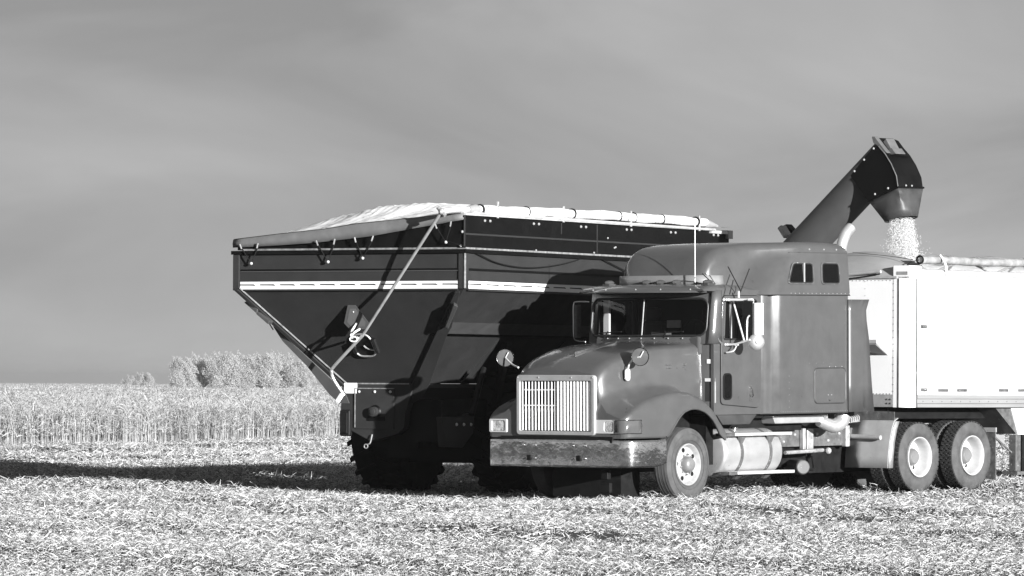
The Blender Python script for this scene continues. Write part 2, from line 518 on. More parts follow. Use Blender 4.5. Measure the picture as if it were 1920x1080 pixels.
M['crop'] = island_mat('dry_crop', 0.24, 0.46, 0.8, trans=0.3, dark=0.10)
crop = mesh_np('standing_crop', np.concatenate(Vs), np.concatenate(Qs), M['crop'], kind='stuff')
crop['label'] = 'dry pale standing crop at the edge of the cut field'
crop['category'] = 'crop'
# the far crop, seen only as its tops
cx = np.unique(np.concatenate([np.linspace(-60, 60, 140), np.linspace(-2400, 2400, 80)])); cy = np.unique(np.concatenate([np.linspace(300, 700, 150), np.linspace(700, 5000, 110)]))
X, Y = np.meshgrid(cx, cy)
Z = .80 + .12 * rng.normal(0, 1, X.shape) * np.clip(1.2 - Y / 900, .25, 1)
Z[0, :] = 0
ii = (np.arange(len(cy) - 1)[:, None] * len(cx) + np.arange(len(cx) - 1)[None, :]).ravel()
M['far_crop'] = mat('far_crop_tops', 0.5, 0.9, var=0.35, scale=2.2, stretch=(1, .25, 1))
mesh_np('crop_field', np.stack([X, Y, Z], -1), np.stack([ii, ii + 1, ii + len(cx) + 1, ii + len(cx)], -1), M['far_crop'], kind='structure')

# ---------------------------------------------------------------- trees on the horizon
M['leaf'] = island_mat('autumn_leaf_with_haze', 0.50, 0.64, 0.8, trans=0.6, dark=0.005)  # autumn-pale leaves, lightened further to carry haze in their colour
M['bark'] = mat('pale_bark', 0.3, 0.9, var=0.3, scale=3)
def tree(px, D, H, Wd, label, group, seed):
    rg = np.random.default_rng(seed); rd = random.Random(seed)
    p = Vector((0, 0, CAM_H)) + ray(px, 719) * D
    t = thing('tree', label, 'tree', (p.x, p.y, 0), group=group)
    tr = MB(); pts = []
    for k in range(6): pts.append((rd.uniform(-.12, .12) * k * .4, rd.uniform(-.1, .1) * k * .4, H * .8 * k / 5))
    tr.tube(pts, [H * .028 * (1 - k / 6.5) for k in range(6)], 7)
    blobs = []
    nb = 26
    for k in range(nb):
        h0 = H * rd.uniform(.12, .5); a = rd.uniform(0, 6.28); hh = H * rd.uniform(.18, .86)
        rad = Wd * .5 * rd.uniform(.35, 1.0) * math.sin(math.pi * min(.95, .30 + .62 * hh / H)) ** .6
        e = (math.cos(a) * rad, math.sin(a) * rad, hh)
        tr.tube([(0, 0, h0), (e[0] * .5, e[1] * .5, (h0 + e[2]) * .52), e], [H * .012, H * .008, H * .003], 5)
        blobs.append((e, H * rd.uniform(.13, .21)))
    for k in range(7):
        blobs.append(((rd.uniform(-.2, .2) * Wd, rd.uniform(-.2, .2) * Wd, H * rd.uniform(.6, .93)), H * rd.uniform(.1, .15)))
    tr.build('trunk', M['bark'], t)
    V = []
    for e, r_ in blobs:
        n = int(350 + 1000 * (r_ / H) * 2)
        d = rg.normal(0, 1, (n, 3)); d /= np.linalg.norm(d, axis=1, keepdims=True)
        rr = r_ * rg.uniform(.15, 1.0, (n, 1)) ** .55 * (1 + .35 * np.sin(d[:, :1] * 5 + d[:, 2:] * 4))
        c = np.array(e) + d * rr * np.array([1, 1, 1.15])
        a = rg.normal(0, 1, (n, 3)); a /= np.linalg.norm(a, axis=1, keepdims=True)
        b = np.cross(a, rg.normal(0, 1, (n, 3))); b /= np.linalg.norm(b, axis=1, keepdims=True)
        s = H * rg.uniform(.006, .014, (n, 1))
        V.append(np.stack([c - a * s - b * s * .6, c + a * s - b * s * .6, c + a * s + b * s * .6, c - a * s + b * s * .6], 1))
    V = np.concatenate(V); V[:, :, 2] = np.maximum(V[:, :, 2], .3)
    mesh_np('crown', V.reshape(-1, 3), np.arange(len(V) * 4).reshape(-1, 4), M['leaf'], parent=t)
    return t
GT = 'pale trees of the shelter belt on the horizon'
for i, (px, D, H, Wd, lab) in enumerate((
        (345, 900, 5.7, 5.2, 'leftmost and lowest tree of the pale shelter belt on the horizon'),
        (383, 915, 6.5, 6.2, 'second tree from the left in the pale shelter belt'),
        (424, 905, 6.6, 6.2, 'third tree from the left in the pale shelter belt, dense round top'),
        (462, 920, 6.7, 6.2, 'middle tree of the pale shelter belt with open lower branches'),
        (498, 905, 6.6, 6.0, 'tall pale tree just right of the middle of the shelter belt'),
        (532, 918, 6.5, 6.0, 'pale tree in the shelter belt, second from the grain cart'),
        (563, 910, 5.6, 4.6, 'pale tree at the shelter belt end closest to the grain cart'))):
    tree(px, D, H, Wd, lab, GT, 20 + i)
tree(246, 1500, 3.7, 5.0, 'tiny distant pale bush, left one of the lone pair on the horizon', 'lone far trees', 41)
tree(272, 1500, 4.6, 6.4, 'small distant round tree, right one of the lone pair on the horizon', 'lone far trees', 42)

# ================================================================ SEMI TRUCK
w = Vector((0, 0, CAM_H)) + ray(1294, 871) * 75
T = Frame((w.x, w.y, 0), 49.5, 0.7)
truck = thing('semi_truck', 'grey sleeper-cab lorry tractor with chrome bumper parked in front of the grain cart', 'truck', T.o, T.e)
C = 1.27                                                    # centre line
def mirror_v(p): return (p[0], 2 * C - p[1], p[2])

# ---- wheels
def tyre_profile(Rr, rim, w_, tuck=0.0):
    h = w_ / 2
    return [(rim, -h * .72), (rim + .02, -h * .88), (rim + (Rr - rim) * .35, -h * 1.0), (rim + (Rr - rim) * .7, -h * .98), (Rr - .035, -h * .90), (Rr - .008, -h * .78), (Rr, -h * .55),
            (Rr, h * .55), (Rr - .008, h * .78), (Rr - .035, h * .90), (rim + (Rr - rim) * .7, h * .98), (rim + (Rr - rim) * .35, h), (rim + .02, h * .88), (rim, h * .72)]
AX = (0, 1, 0)                                              # outer face looks to -v
def steer_wheel(parent, loc, flip=False):
    wd = .29
    b = MB()
    b.lathe([(.300, -.10), (.296, -.125), (.285, -.13), (.272, -.115), (.262, -.075), (.250, -.055), (.160, -.07), (.130, -.075), (.115, -.07)], (0, 0, 0), AX, 40)
    o = b.build('wheel', M['steel_rim'], parent)
    MB().lathe(tyre_profile(.52, .295, wd), (0, 0, 0), AX, 56).build('tyre', M['rubber_dust'], o)
    g = MB()
    for h in (-.075, -.03, .03, .075):
        g.lathe([(.5205, h - .006), (.5225, h - .004), (.5225, h + .004), (.5205, h + .006)], (0, 0, 0), AX, 56)
    g.lathe([(.43, -.1475), (.436, -.150), (.442, -.1475)], (0, 0, 0), AX, 56)
    g.lathe([(.345, -.146), (.35, -.149), (.355, -.146)], (0, 0, 0), AX, 56)
    g.build('tread_rib', M['rubber'], o)
    MB().lathe([(.118, -.07), (.115, -.12), (.105, -.15), (.085, -.175), (.05, -.188), (.001, -.19)], (0, 0, 0), AX, 28).build('hub', M['hub'], o)
    for k in range(5):                                      # hand holes
        a = R(72 * k + 20)
        MB().lathe([(.034, -.068), (.030, -.072), (.001, -.071)], (.208 * math.cos(a), 0, .208 * math.sin(a)), AX, 14).build('hand_hole', M['black'], o)
    for k in range(10):
        a = R(36 * k)
        MB().lathe([(.017, -.07), (.017, -.09), (.010, -.092), (.010, -.112), (.001, -.113)], (.142 * math.cos(a), 0, .142 * math.sin(a)), AX, 6).build('lug_nut', M['chrome'], o)
    o.location = loc
    if flip: o.rotation_euler = (0, 0, math.pi)
    return o
def tread_blocks(Rr, w_, n, rows, hgt=.014):
    b = MB()
    for r_ in range(rows):
        v0 = -w_ / 2 + w_ * r_ / rows; v1 = v0 + w_ / rows * .84
        for k in range(n):
            a0 = 2 * math.pi * (k + .5 * (r_ % 2)) / n; a1 = a0 + 2 * math.pi / n * .74
            sk = .016 * (1 if r_ % 2 else -1)
            p = []
            for rad in (Rr - .01, Rr + hgt):
                for (a, v) in ((a0, v0), (a1, v0), (a1 + sk, v1), (a0 + sk, v1)):
                    p.append((rad * math.cos(a), v, rad * math.sin(a)))
            b.add(p, [(4, 5, 6, 7), (0, 1, 5, 4), (1, 2, 6, 5), (2, 3, 7, 6), (3, 0, 4, 7)])
    return b
def drive_wheel(parent, loc, flip=False, outer=True):
    b = MB()
    b.lathe([(.298, -.10), (.300, -.135), (.290, -.14), (.278, -.125), (.268, -.06), (.262, .02), (.255, .065), (.235, .08), (.20, .082), (.13, .085)], (0, 0, 0), AX, 40)
    o = b.build('wheel', M['white_rim'], parent)
    MB().lathe(tyre_profile(.508, .297, .275), (0, 0, 0), AX, 56).build('tyre', M['rubber_dust'], o)
    tread_blocks(.508, .215, 46, 5).build('tread', M['tread'], o, kind='stuff')
    if outer:
        MB().lathe([(.135, .085), (.130, .02), (.118, -.02), (.10, -.045), (.095, -.05), (.001, -.052)], (0, 0, 0), AX, 28).build('hub', M['hub'], o)
        for k in range(2):
            a = R(128 - 180 * k)
            MB().lathe([(.030, .081), (.026, .077), (.001, .078)], (.20 * math.cos(a), 0, .20 * math.sin(a)), AX, 14).build('hand_hole', M['black'], o)
        for k in range(10):
            a = R(36 * k + 9)
            MB().lathe([(.015, .084), (.015, .062), (.001, .06)], (.165 * math.cos(a), 0, .165 * math.sin(a)), AX, 6).build('lug_nut', M['white_rim'], o)
    o.location = loc
    if flip: o.rotation_euler = (0, 0, math.pi)
    return o
steer_wheel(truck, (0.0, .15, .52)).rotation_euler = (0, R(-12), R(3))
steer_wheel(truck, (0.0, 2 * C - .15, .52), True)
for u in (5.50, 6.84):
    drive_wheel(truck, (u, .14, .52)); drive_wheel(truck, (u, .47, .52), outer=False)
    drive_wheel(truck, (u, 2 * C - .14, .52), True); drive_wheel(truck, (u, 2 * C - .47, .52), True, outer=False)

# ---- bonnet with the two front wings: one moulded shell
FU = [-1.40, -1.39, -1.36, -1.31, -1.24, -1.15, -1.05, -.92, -.78, -.66, -.58, -.52]
FU += [-.52 + .05 * k for k in range(1, 27)]
FU = sorted(set(round(x, 3) for x in FU + [.80, .83]))
def vf(u): return interp(u, [-1.40, -1.39, -1.36, -1.31, -1.24, -1.15, -1.05, -.9], [.11, .08, .048, .026, .012, .004, .001, 0])
def fcrown(u): return interp(u, [-1.40, -1.30, -1.13, -.9, -.6, -.35, -.14, .08, .29, .45, .58, .70, .83], [1.19, 1.26, 1.36, 1.45, 1.52, 1.55, 1.56, 1.53, 1.45, 1.37, 1.28, 1.16, 1.0])
def zbot(u): return interp(u, [-1.4, -.53, -.50, -.45, -.41, -.34, -.266, -.20, -.122, 0, .095, .2, .349, .45, .555, .63, .69, .83], [.905, .905, .915, .945, .985, 1.06, 1.141, 1.20, 1.251, 1.288, 1.294, 1.288, 1.245, 1.19, 1.106, 1.01, .92, .84])
def hw(u): return interp(u, [-1.45, -1.42, -1.39, -1.35, -1.30, -1.2, -.9, -.4, .2, .70], [.685, .705, .735, .758, .772, .79, .83, .89, .95, .985])
def htop(u): return interp(u, [-1.45, -1.41, -1.36, -1.25, -1.1, -.9, -.6, -.2, .3, .70], [1.80, 1.84, 1.90, 1.985, 2.055, 2.12, 2.19, 2.24, 2.265, 2.275])
def hood_half(u):
    uh = min(u, .70) + .045 * max(0, min(1, (-1.2 - u) / .2))
    a, cz, b0 = vf(u), fcrown(u), zbot(u)
    h = hw(uh - .05); vs_ = C - h; zt = htop(uh - .045)
    r = min(.13, (cz - b0) * .45) * interp(u, [-1.40, -1.1, -.8], [.35, .7, 1])
    p = [(u, a + .02, b0), (u, a, b0 + .02)]
    for k in range(4):
        t = k / 3 * math.pi / 2
        p.append((u, a + r * .9 * (1 - math.cos(t)), cz - r + r * math.sin(t) - .02 * 0))
    j = vs_ - .015
    jz = cz + interp(u, [-1.4, -.9, 0, .6], [.21, .12, .05, .03])
    p.append((u, a + r * .9 + (j - a - r * .9) * .55, cz + (jz - cz) * .35))
    p.append((uh, j - .02, jz)); p.append((uh, vs_, jz + .06))
    sh = zt - .16
    if sh < jz + .12: sh = jz + .12
    p.append((uh, vs_ + .012, (jz + sh) * .5)); p.append((uh, vs_ + .03, sh - .05))
    for k in range(1, 6):                                   # rounded shoulder
        t = k / 5 * math.pi / 2
        p.append((uh, vs_ + .03 + .20 * (1 - math.cos(t)), sh + (zt - .035 - sh) * math.sin(t)))
    p.append((uh, C - .35, zt - .012)); p.append((uh, C - .12, zt)); p.append((uh, C, zt + .002))
    return p
rows = []
for u in FU:
    hp = hood_half(u)
    rows.append(hp + [(p[0], 2 * C + .05 - p[1] if p[1] < .6 else 2 * C - p[1], p[2]) for p in reversed(hp[:-1])])
b = MB(); b.loft(rows)
b.add(rows[0], [tuple(range(len(rows[0])))])
hood = b.build('hood', M['paint'], truck, ang=40)
# raised centre rib of the bonnet
b = MB(); b.prism([(-1.12, C - .10, 2.03), (-.35, C - .2, 2.205), (-.2, C - .12, 2.235), (-1.0, C + .02, 2.075)], (0, 0, .035)); b.build('hood_rib', M['paint'], hood, bevel=.012)
# wheel arch lining, radiator and engine bay, blackened to add the arch shade
b = MB(); b.box(-1.30, 3.4, .62, 2 * C - .62, .95, 1.30); b.box(-1.28, .6, .72, 2 * C - .72, 1.30, 1.75); b.box(-.9, -.55, .3, 2 * C - .3, .9, 1.25); b.box(.62, .78, .2, 2 * C - .2, .5, 1.2)
b.box(-.75, .72, .50, .56, .92, 1.36); b.box(-.75, .72, 2 * C - .56, 2 * C - .50, .92, 1.36)
b.build('engine_bay_arch_shade', M['black_metal'], truck)
b = MB(); b.box(-.25, .25, .34, .40, .45, .58); b.tube([(0, .3, .50), (0, 2 * C - .3, .50)], .055, 8); b.box(-1.15, .9, .66, .76, .62, .84); b.box(-1.15, .9, 2 * C - .76, 2 * C - .66, .62, .84); b.box(-.6, .4, .9, 1.6, .40, .8); b.box(-.62, -.20, .75, 2.0, .06, .60)
b.build('front_axle_shade_slab', M['black_metal'], truck)  # its last box is an added black slab for shade under the bumper
b = MB(); b.box(-1.22, -1.14, .50, .62, .33, .46); b.box(-1.22, -1.16, .46, .64, .14, .28); b.build('tow_hook', M['black_metal'], truck, bevel=.01)
# body seams on the wing edge
e = [(u, -.004, zbot(u) + .012) for u in FU if -.52 <= u <= .8]
MB().tube(e, .012, 6).build('arch_lip', M['paint'], hood)
e = [T.at(px, py, v=.30) for px, py in ((1318, 655), (1319.5, 700), (1320, 748))]
cw = MB().prism([(.655, .30, 1.22), (.76, .128, 1.22), (.90, .128, 1.22), (.90, .45, 1.22), (.655, .45, 1.22)], (0, 0, 1.02)).build('cowl', M['paint'], truck, bevel=.012)
def cq(t, z, o=.004): return (.655 + .105 * t - o * .85, .30 - .172 * t - o * .52, z)
def cpan(t0_, t1_, z0, z1, o): return [cq(t0_, z0, o), cq(t1_, z0, o), cq(t1_, z1, o), cq(t0_, z1, o)]
MB().prism(cpan(.22, .68, 1.40, 1.68, .003), (.002, .002, 0)).build('cowl_vent', M['black'], cw)
MB().prism(cpan(.20, .98, 1.685, 1.73, .004), (-.012, -.012, 0)).build('vent_frame', M['trim_grey'], cw)
MB().prism(cpan(.70, .98, 1.38, 1.683, .004), (-.022, -.022, 0)).build('vent_frame', M['trim_grey'], cw)
MB().prism(cpan(.35, .80, 1.94, 2.0, .003), (-.012, -.012, 0)).build('side_marker', M['rail'], cw)
MB().tube([(.705, .29, 2.2), (.70, .275, 1.9), (.70, .27, 1.42)], .004, 6).build('hood_seam', M['black'], truck)
for px, py, w_, h_ in ((1256, 684, 12, 1.2), (1253, 690, 3, 1.5), (1258, 690, 4, 1.5), (1270, 689.5, 4, 1.5), (1281, 689, 4, 1.5), (1284, 692, 3, 2), (1283, 683, 4, 4)):
    a_ = T.at(px, py, v=.335)
    MB().box(a_.x - w_ * .0057, a_.x + w_ * .0057, C - hw(a_.x - .05) - .002, C - hw(a_.x - .05) + .04, a_.z - h_ * .0037, a_.z + h_ * .0037).build('badge', M['chrome'], hood)

# ---- grille
GU = -1.44
gy0, gy1 = .555, 2 * C - .555
o_ = [(GU, v, z) for v, z in rr2(gy0, gy1, .945, 1.79, .05)]
i_ = [(GU, v, z) for v, z in rr2(gy0 + .06, gy1 - .06, 1.0, 1.705, .03)]
gr = MB().ring(o_, i_, (.07, 0, 0)).build('grille', M['trim_grey'], truck, bevel=.012)
MB().box(-1.375, -1.36, gy0 + .05, gy1 - .05, .98, 1.74).build('radiator_screen', M['black'], gr)
nb = 22
for k in range(nb):
    v = gy0 + .088 + (gy1 - gy0 - .176) * k / (nb - 1)
    wdt = .0075 if v > C else .017  # near-half bars made thicker to put their bright sheen into the shape
    bm_ = MB().tube([(GU + .035, v, 1.012), (GU + .035, v, 1.70)], [wdt * 1.25] * 2, 8).build('grille_bar', M['bar'], gr)
for z in (1.36, 1.58):
    MB().box(GU + .052, GU + .06, gy0 + .1, gy1 - .1, z - .009, z + .009).build('grille_crossbar', M['bar'], gr)
b = MB()
for v in (gy0 + .03, C - .3, C + .3, gy1 - .03): b.ball((GU - .002, v, 1.755), .011, 6, 4)
b.build('rivets', M['rivet'], gr, kind='stuff')

# ---- bumper: chrome, wrapped round both corners
def bump_u(v):
    d = min(v, 2 * C - v)
    return None
prof = []
for (u, v) in ((-.60, -.06), (-.85, -.06), (-1.08, -.058), (-1.18, -.05), (-1.26, -.03), (-1.32, .005), (-1.365, .055), (-1.395, .12), (-1.412, .20), (-1.43, .40), (-1.45, .8), (-1.455, C)): prof.append((u, v))
prof += [(u, 2 * C + .05 - v) for u, v in reversed(prof[:-1])]
rows = []
for (z, du) in ((.865, .05), (.88, .010), (.872, .001), (.85, 0), (.70, 0), (.53, 0), (.508, .001), (.497, .010), (.51, .05)):
    row = []
    for i, (u, v) in enumerate(prof):
        nrm = Vector((0, 0)); a_ = Vector(prof[max(i - 1, 0)]); c_ = Vector(prof[min(i + 1, len(prof) - 1)])
        tg = (c_ - a_).normalized(); inn = Vector((tg.y, -tg.x))
        if inn.x < 0 and abs(v - C) < .9: inn = -inn
        inn = Vector((1, 0)) if abs(v - C) < 1.0 else (Vector((C - v, (0 - u) * 0)).normalized().yx if abs(v - C) > 1.25 else Vector((.7, .7 if v < C else -.7)))
        zz = z
        if u > -.75 and z < .6: zz = z + .05
        row.append((u + inn.x * du, v + (inn.y * du if abs(inn.y) > .01 else 0), zz))
    rows.append(row)
bumper = MB().loft(rows).build('bumper', M['chrome_worn'], truck, ang=50)
b = MB()
for v in (.72, .93, 1.62, 1.83):
    for z in (.80, .62): b.ball((-1.46, v, z), .018, 8, 5)
b.build('bumper_bolts', M['chrome'], bumper, kind='stuff')
for v in (.825, 1.73):
    MB().box(-1.475, -1.44, v - .035, v + .035, .585, .665).build('tow_slot', M['black'], bumper)
MB().box(-1.42, -1.3, .25, 2 * C - .25, .84, .93).build('bumper_gap', M['black_metal'], truck)

# ---- headlamps
hl = [(-1.425, v, z) for v, z in rr2(2 * C - .30, 2 * C + .01 - .02, .975, 1.165, .02)]
# far side lamp
hf = MB().ring([(-1.42, v, z) for v, z in rr2(2 * C - .36, 2 * C - .03, .975, 1.165, .02)], [(-1.42, v, z) for v, z in rr2(2 * C - .325, 2 * C - .075, .995, 1.145, .03)], (.05, 0, 0)).build('headlight', M['bracket'], truck, bevel=.006)
MB().prism([(-1.408, v, z) for v, z in rr2(2 * C - .322, 2 * C - .078, .998, 1.142, .03)], (.02, 0, 0)).build('lamp_lens', M['lamp_glass'], hf)
# near lamp: bright bezel, square lamp, wrap-round turn lamp
hn = MB().ring([(-1.412, v, z) for v, z in rr2(.215, .585, .975, 1.165, .02)], [(-1.412, v, z) for v, z in rr2(.24, .40, 1.0, 1.14, .03)], (.05, 0, 0)).build('headlight', M['bracket'], truck, bevel=.006)
MB().prism([(-1.404, v, z) for v, z in rr2(.243, .397, 1.003, 1.137, .03)], (.02, 0, 0)).build('lamp_lens', M['lamp_glass'], hn)
wrap = [(-1.41, .21), (-1.402, .125), (-1.375, .065), (-1.33, .034), (-1.25, .014), (-1.16, .004), (-1.08, .001)]
rows = [[(u - .012 * sx, v - .012, z) for (u, v) in wrap] for z, sx in ((.975, 0), (.98, 1), (1.16, 1), (1.165, 0))]
tl = MB().loft(rows).build('turn_lamp', M['lens'], truck, solid=.01)
b = MB()
for z in (.977, 1.163): b.tube([(u - .014, v - .014, z) for u, v in wrap], .007, 6)
b.tube([(wrap[-1][0], wrap[-1][1] - .014, .977), (wrap[-1][0], wrap[-1][1] - .014, 1.163)], .007, 6)
b.build('lamp_bezel', M['chrome'], tl)
MB().ball((-1.405, .62, 1.03), .03, 8, 6, (.5, 1, 1.2)).build('bonnet_latch', M['white'], truck)

# ---- cab
CV0, CV1 = .12, 2 * C - .12
def P_ws(px, py, u): return T.at(px, py, u=u)
def plan_u(v): return .50 + .18 * abs((v - C) / 1.1) ** 1.6 # windscreen is veed back to the pillars
def ws_pt(v, z): return (plan_u(v) + (z - 2.33) * .12, v, z)
def ws_loop(v0, v1, z0, z1, r, n=5):
    return rr2(v0, v1, z0, z1, r, n)
ov = rr2(CV0 + .06, CV1 - .012, 2.22, 2.985, .03, 5); iv = rr2(.225, 2 * C - .175, 2.335, 2.868, .13, 5)
# add points along the long edges so that the curve shows
def densify(l, m=3):
    out = []
    for i in range(len(l)):
        a = l[i]; c_ = l[(i + 1) % len(l)]
        for k in range(m): out.append((a[0] + (c_[0] - a[0]) * k / m, a[1] + (c_[1] - a[1]) * k / m))
    return out
def densify_long(lo, li, n=10):
    o2, i2 = [], []
    for k in range(len(lo)):
        j = (k + 1) % len(lo)
        L_ = math.hypot(li[j][0] - li[k][0], li[j][1] - li[k][1])
        m = n if L_ > .2 else 1
        for q in range(m):
            t = q / m
            o2.append((lo[k][0] + (lo[j][0] - lo[k][0]) * t, lo[k][1] + (lo[j][1] - lo[k][1]) * t))
            i2.append((li[k][0] + (li[j][0] - li[k][0]) * t, li[k][1] + (li[j][1] - li[k][1]) * t))
    return o2, i2
ov, iv = densify_long(ov, iv)
cabf = MB().ring([ws_pt(*p) for p in ov], [ws_pt(*p) for p in iv], (.05, 0, 0)).build('cab_front', M['paint'], truck)
MB().tube([Vector(ws_pt(*p)) - Vector((.004, 0, 0)) for p in iv], .017, 6, closed=True).build('windscreen_gasket', M['gasket'], cabf)
ivs = [(C + (v - C) * .99, 2.6 + (z - 2.6) * .99) for v, z in iv]
for (lo, hi) in ((-9, C), (C, 9)):
    half = [p for p in ivs if lo <= p[0] <= hi]
    rowsz = []
    for z in np.linspace(2.345, 2.86, 7):
        # width at that height
        dz = max(0, .13 - min(z - 2.335, 2.868 - z)); ins = .13 - math.sqrt(max(0, .13 ** 2 - dz ** 2))
        va = max(lo, .23 + ins); vb = min(hi, 2 * C - .18 - ins)
        rowsz.append([Vector(ws_pt(va + (vb - va) * k / 8, z)) + Vector((.02, 0, 0)) for k in range(9)])
    MB().loft(rowsz).build('windscreen', M['glass'], cabf)
MB().tube([Vector(ws_pt(C, 2.335)) - Vector((.008, 0, 0)), Vector(ws_pt(C, 2.868)) - Vector((.008, 0, 0))], .010, 8).build('windscreen_divider', M['rail_grey'], cabf)
# rounded pillars from the front to the sides
for side in (0,):
    rows = []
    for z in (2.22, 2.4, 2.6, 2.8, 2.985):
        a_ = Vector(ws_pt(CV0 + .065, z)); row = []
        c0 = Vector((a_.x + .085, CV0 + .085, z))
        for k in range(7):
            t = math.pi / 2 * k / 6
            p = (a_.x + .085 * (1 - math.cos(t)), CV0 + .065 * (1 - math.sin(t)), z)
            row.append(p if not side else mirror_v(p))
        row.append((.86, CV0 if not side else 2 * C - CV0, z))
        rows.append(row)
    MB().loft(rows).build('pillar', M['paint'], truck, solid=.03)
# side walls with the door openings (near side: real opening; far side the same)
DW = [(.905, 2.30), (.905 + .025, 2.80), (.96, 2.845), (1.62, 2.845), (1.66, 2.80), (1.66, 2.30)]
def side_wall(sv):
    f = (lambda p: (p[0], CV0, p[1])) if sv == 0 else (lambda p: (p[0], 2 * C - CV0, p[1]))
    offs = (0, .05 if sv == 0 else -.05, 0)
    b = MB()
    b.prism([f(p) for p in ((.70, 1.21), (1.80, 1.21), (1.80, 2.28), (.70, 2.28))], offs)
    b.prism([f(p) for p in ((.80, 2.28), (.90, 2.28), (.925, 2.87), (.86, 2.87))], offs)
    b.prism([f(p) for p in ((1.68, 2.28), (1.80, 2.28), (1.80, 2.87), (1.68, 2.87))], offs)
    b.prism([f(p) for p in ((.84, 2.87), (1.80, 2.87), (1.80, 2.99), (.84, 2.99))], offs)
    b.build('cab_side', M['paint'], truck)
    s = -1 if sv == 0 else 1
    vv = CV0 if sv == 0 else 2 * C - CV0
    dl = round_poly([(.845, vv, 1.36), (1.725, vv, 1.30), (1.735, vv, 2.905), (.90, vv, 2.905), (.855, vv, 2.35)], .07)
    il = round_poly([(.915, vv, 2.285), (1.665, vv, 2.285), (1.672, vv, 2.845), (.945, vv, 2.845), (.918, vv, 2.35)], .05)
    door = MB().ring(dl, il, (0, s * .018, 0)).build('door', M['paint'], truck, bevel=.006)
    MB().tube([Vector(p) + Vector((0, s * .02, 0)) for p in il], .014, 6, closed=True).build('window_gasket', M['gasket'], door)
    MB().prism([Vector(p) + Vector((0, -s * .012, 0)) for p in il], (0, s * .006, 0)).build('door_window', M['glass_dark'], door)
    MB().box(1.075, 1.10, vv + s * .005 - .012, vv + s * .005 + .012, 2.29, 2.84).build('window_divider', M['rail'], door)
    pl = [(u, vv + s * .018, z) for u, z in rr2(.895, 1.075, 1.43, 1.79, .055)]
    MB().tube([Vector(p) + Vector((0, s * .006, 0)) for p in pl], .012, 6, closed=True).build('peep_gasket', M['black'], door)
    MB().prism(pl, (0, s * .006, 0)).build('peep_window', M['glass_dark'], door)
    h = MB().prism([(u, vv + s * .018, z) for u, z in rr2(1.49, 1.56, 1.40, 1.62, .015)], (0, s * .012, 0)).build('door_handle', M['chrome'], door)
    MB().tube([(1.51, vv + s * .03, 1.60), (1.505, vv + s * .065, 1.57), (1.53, vv + s * .065, 1.48), (1.53, vv + s * .03, 1.45)], .011, 6).build('handle_grip', M['chrome'], h)
    MB().tube([Vector(p) + Vector((0, s * .004, 0)) for p in dl], .009, 5, closed=True).build('door_seam', M['black'], door)
    # sill below the door, its ends cut back
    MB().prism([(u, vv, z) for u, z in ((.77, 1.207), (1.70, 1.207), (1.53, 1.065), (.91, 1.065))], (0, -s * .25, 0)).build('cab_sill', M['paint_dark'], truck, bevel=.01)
side_wall(0); side_wall(1)
# roof of the cab, and the visor
rows = []
for u, zt, r_ in ((.48, 3.0, .04), (.56, 3.035, .06), (.75, 3.06, .08), (1.1, 3.07, .09), (1.5, 3.05, .09), (1.72, 3.0, .06)):
    h = [(u, CV0, 2.97), (u, CV0 + .004, zt - r_)]
    for k in range(1, 5):
        t = math.pi / 2 * k / 4
        h.append((u, CV0 + r_ * 1.6 * (1 - math.cos(t)), zt - r_ + r_ * math.sin(t)))
    h.append((u, C - .4, zt + .015)); h.append((u, C, zt + .02))
    rows.append(h + [mirror_v(p) for p in reversed(h[:-1])])
b = MB().loft(rows); b.add(rows[0], [tuple(range(len(rows[0])))])
cab_roof = b.build('cab_roof', M['paint'], truck, ang=45)
def vis_u(v): return .16 + .40 * abs((v - C) / 1.14) ** 2.2
rows = []
vis_v = [CV0 + .01 + (2 * C - 2 * CV0 - .02) * k / 20 for k in range(21)]
for (du, z) in ((.30, 2.975), (.04, 2.945), (.0, 2.95), (0, 2.965), (.03, 2.985), (.12, 3.02), (.28, 3.05), (.42, 3.065)):
    rows.append([(vis_u(v) + du, v, z - .03 * abs((v - C) / 1.14) ** 3 * (z > 2.99)) for v in vis_v])
visor = MB().loft(rows).build('visor', M['paint'], truck, ang=50)
b = MB()
for v in (.35, .75, 1.15, 1.75, 2.1): b.ball((vis_u(v) + .05, v, 2.995), .012, 6, 4)
b.build('rivets', M['rivet'], visor, kind='stuff')
for v in (.30, .87, 1.16, 1.42, 2.12):
    b = MB(); b.ball((.80, v, 3.10), .055, 10, 6, (1.8, 1, .7)); b.box(.72, .88, v - .06, v + .06, 3.05, 3.085)
    b.build('clearance_lamp', M['spout'], truck)
# inside the cab
b = MB(); b.box(.60, .98, .3, 2 * C - .3, 2.05, 2.34); b.build('dashboard', M['seat'], truck, bevel=.05)
for v in (.75, 1.8):
    b = MB(); b.box(1.35, 1.5, v - .25, v + .25, 1.9, 2.55); b.box(1.35, 1.48, v - .12, v + .12, 2.56, 2.75); b.box(1.1, 1.5, v - .25, v + .25, 1.8, 1.92)
    b.build('seat', M['seat'], truck, bevel=.05)
MB().tube([(1.02 + .08 * math.sin(t), .75 + .22 * math.cos(t), 2.38 + .2 * math.sin(t)) for t in [2 * math.pi * k / 20 for k in range(20)]], .014, 6, closed=True).build('steering_wheel', M['seat'], truck)
MB().box(.78, .90, 1.05, 1.32, 2.345, 2.39).build('dash_papers', M['tan'], truck)
MB().box(.98, 1.0, .95, 1.2, 2.45, 2.56).build('dash_radio', M['flap'], truck)
MB().box(1.7, 1.72, .3, 2 * C - .3, 1.9, 2.95).build('cab_curtain', M['seat'], truck)
MB().box(.86, .90, 2 * C - .36, 2 * C - .26, 2.36, 2.86).build('windscreen_strip', M['white'], truck)  # white upright strip behind the far end of the windscreen
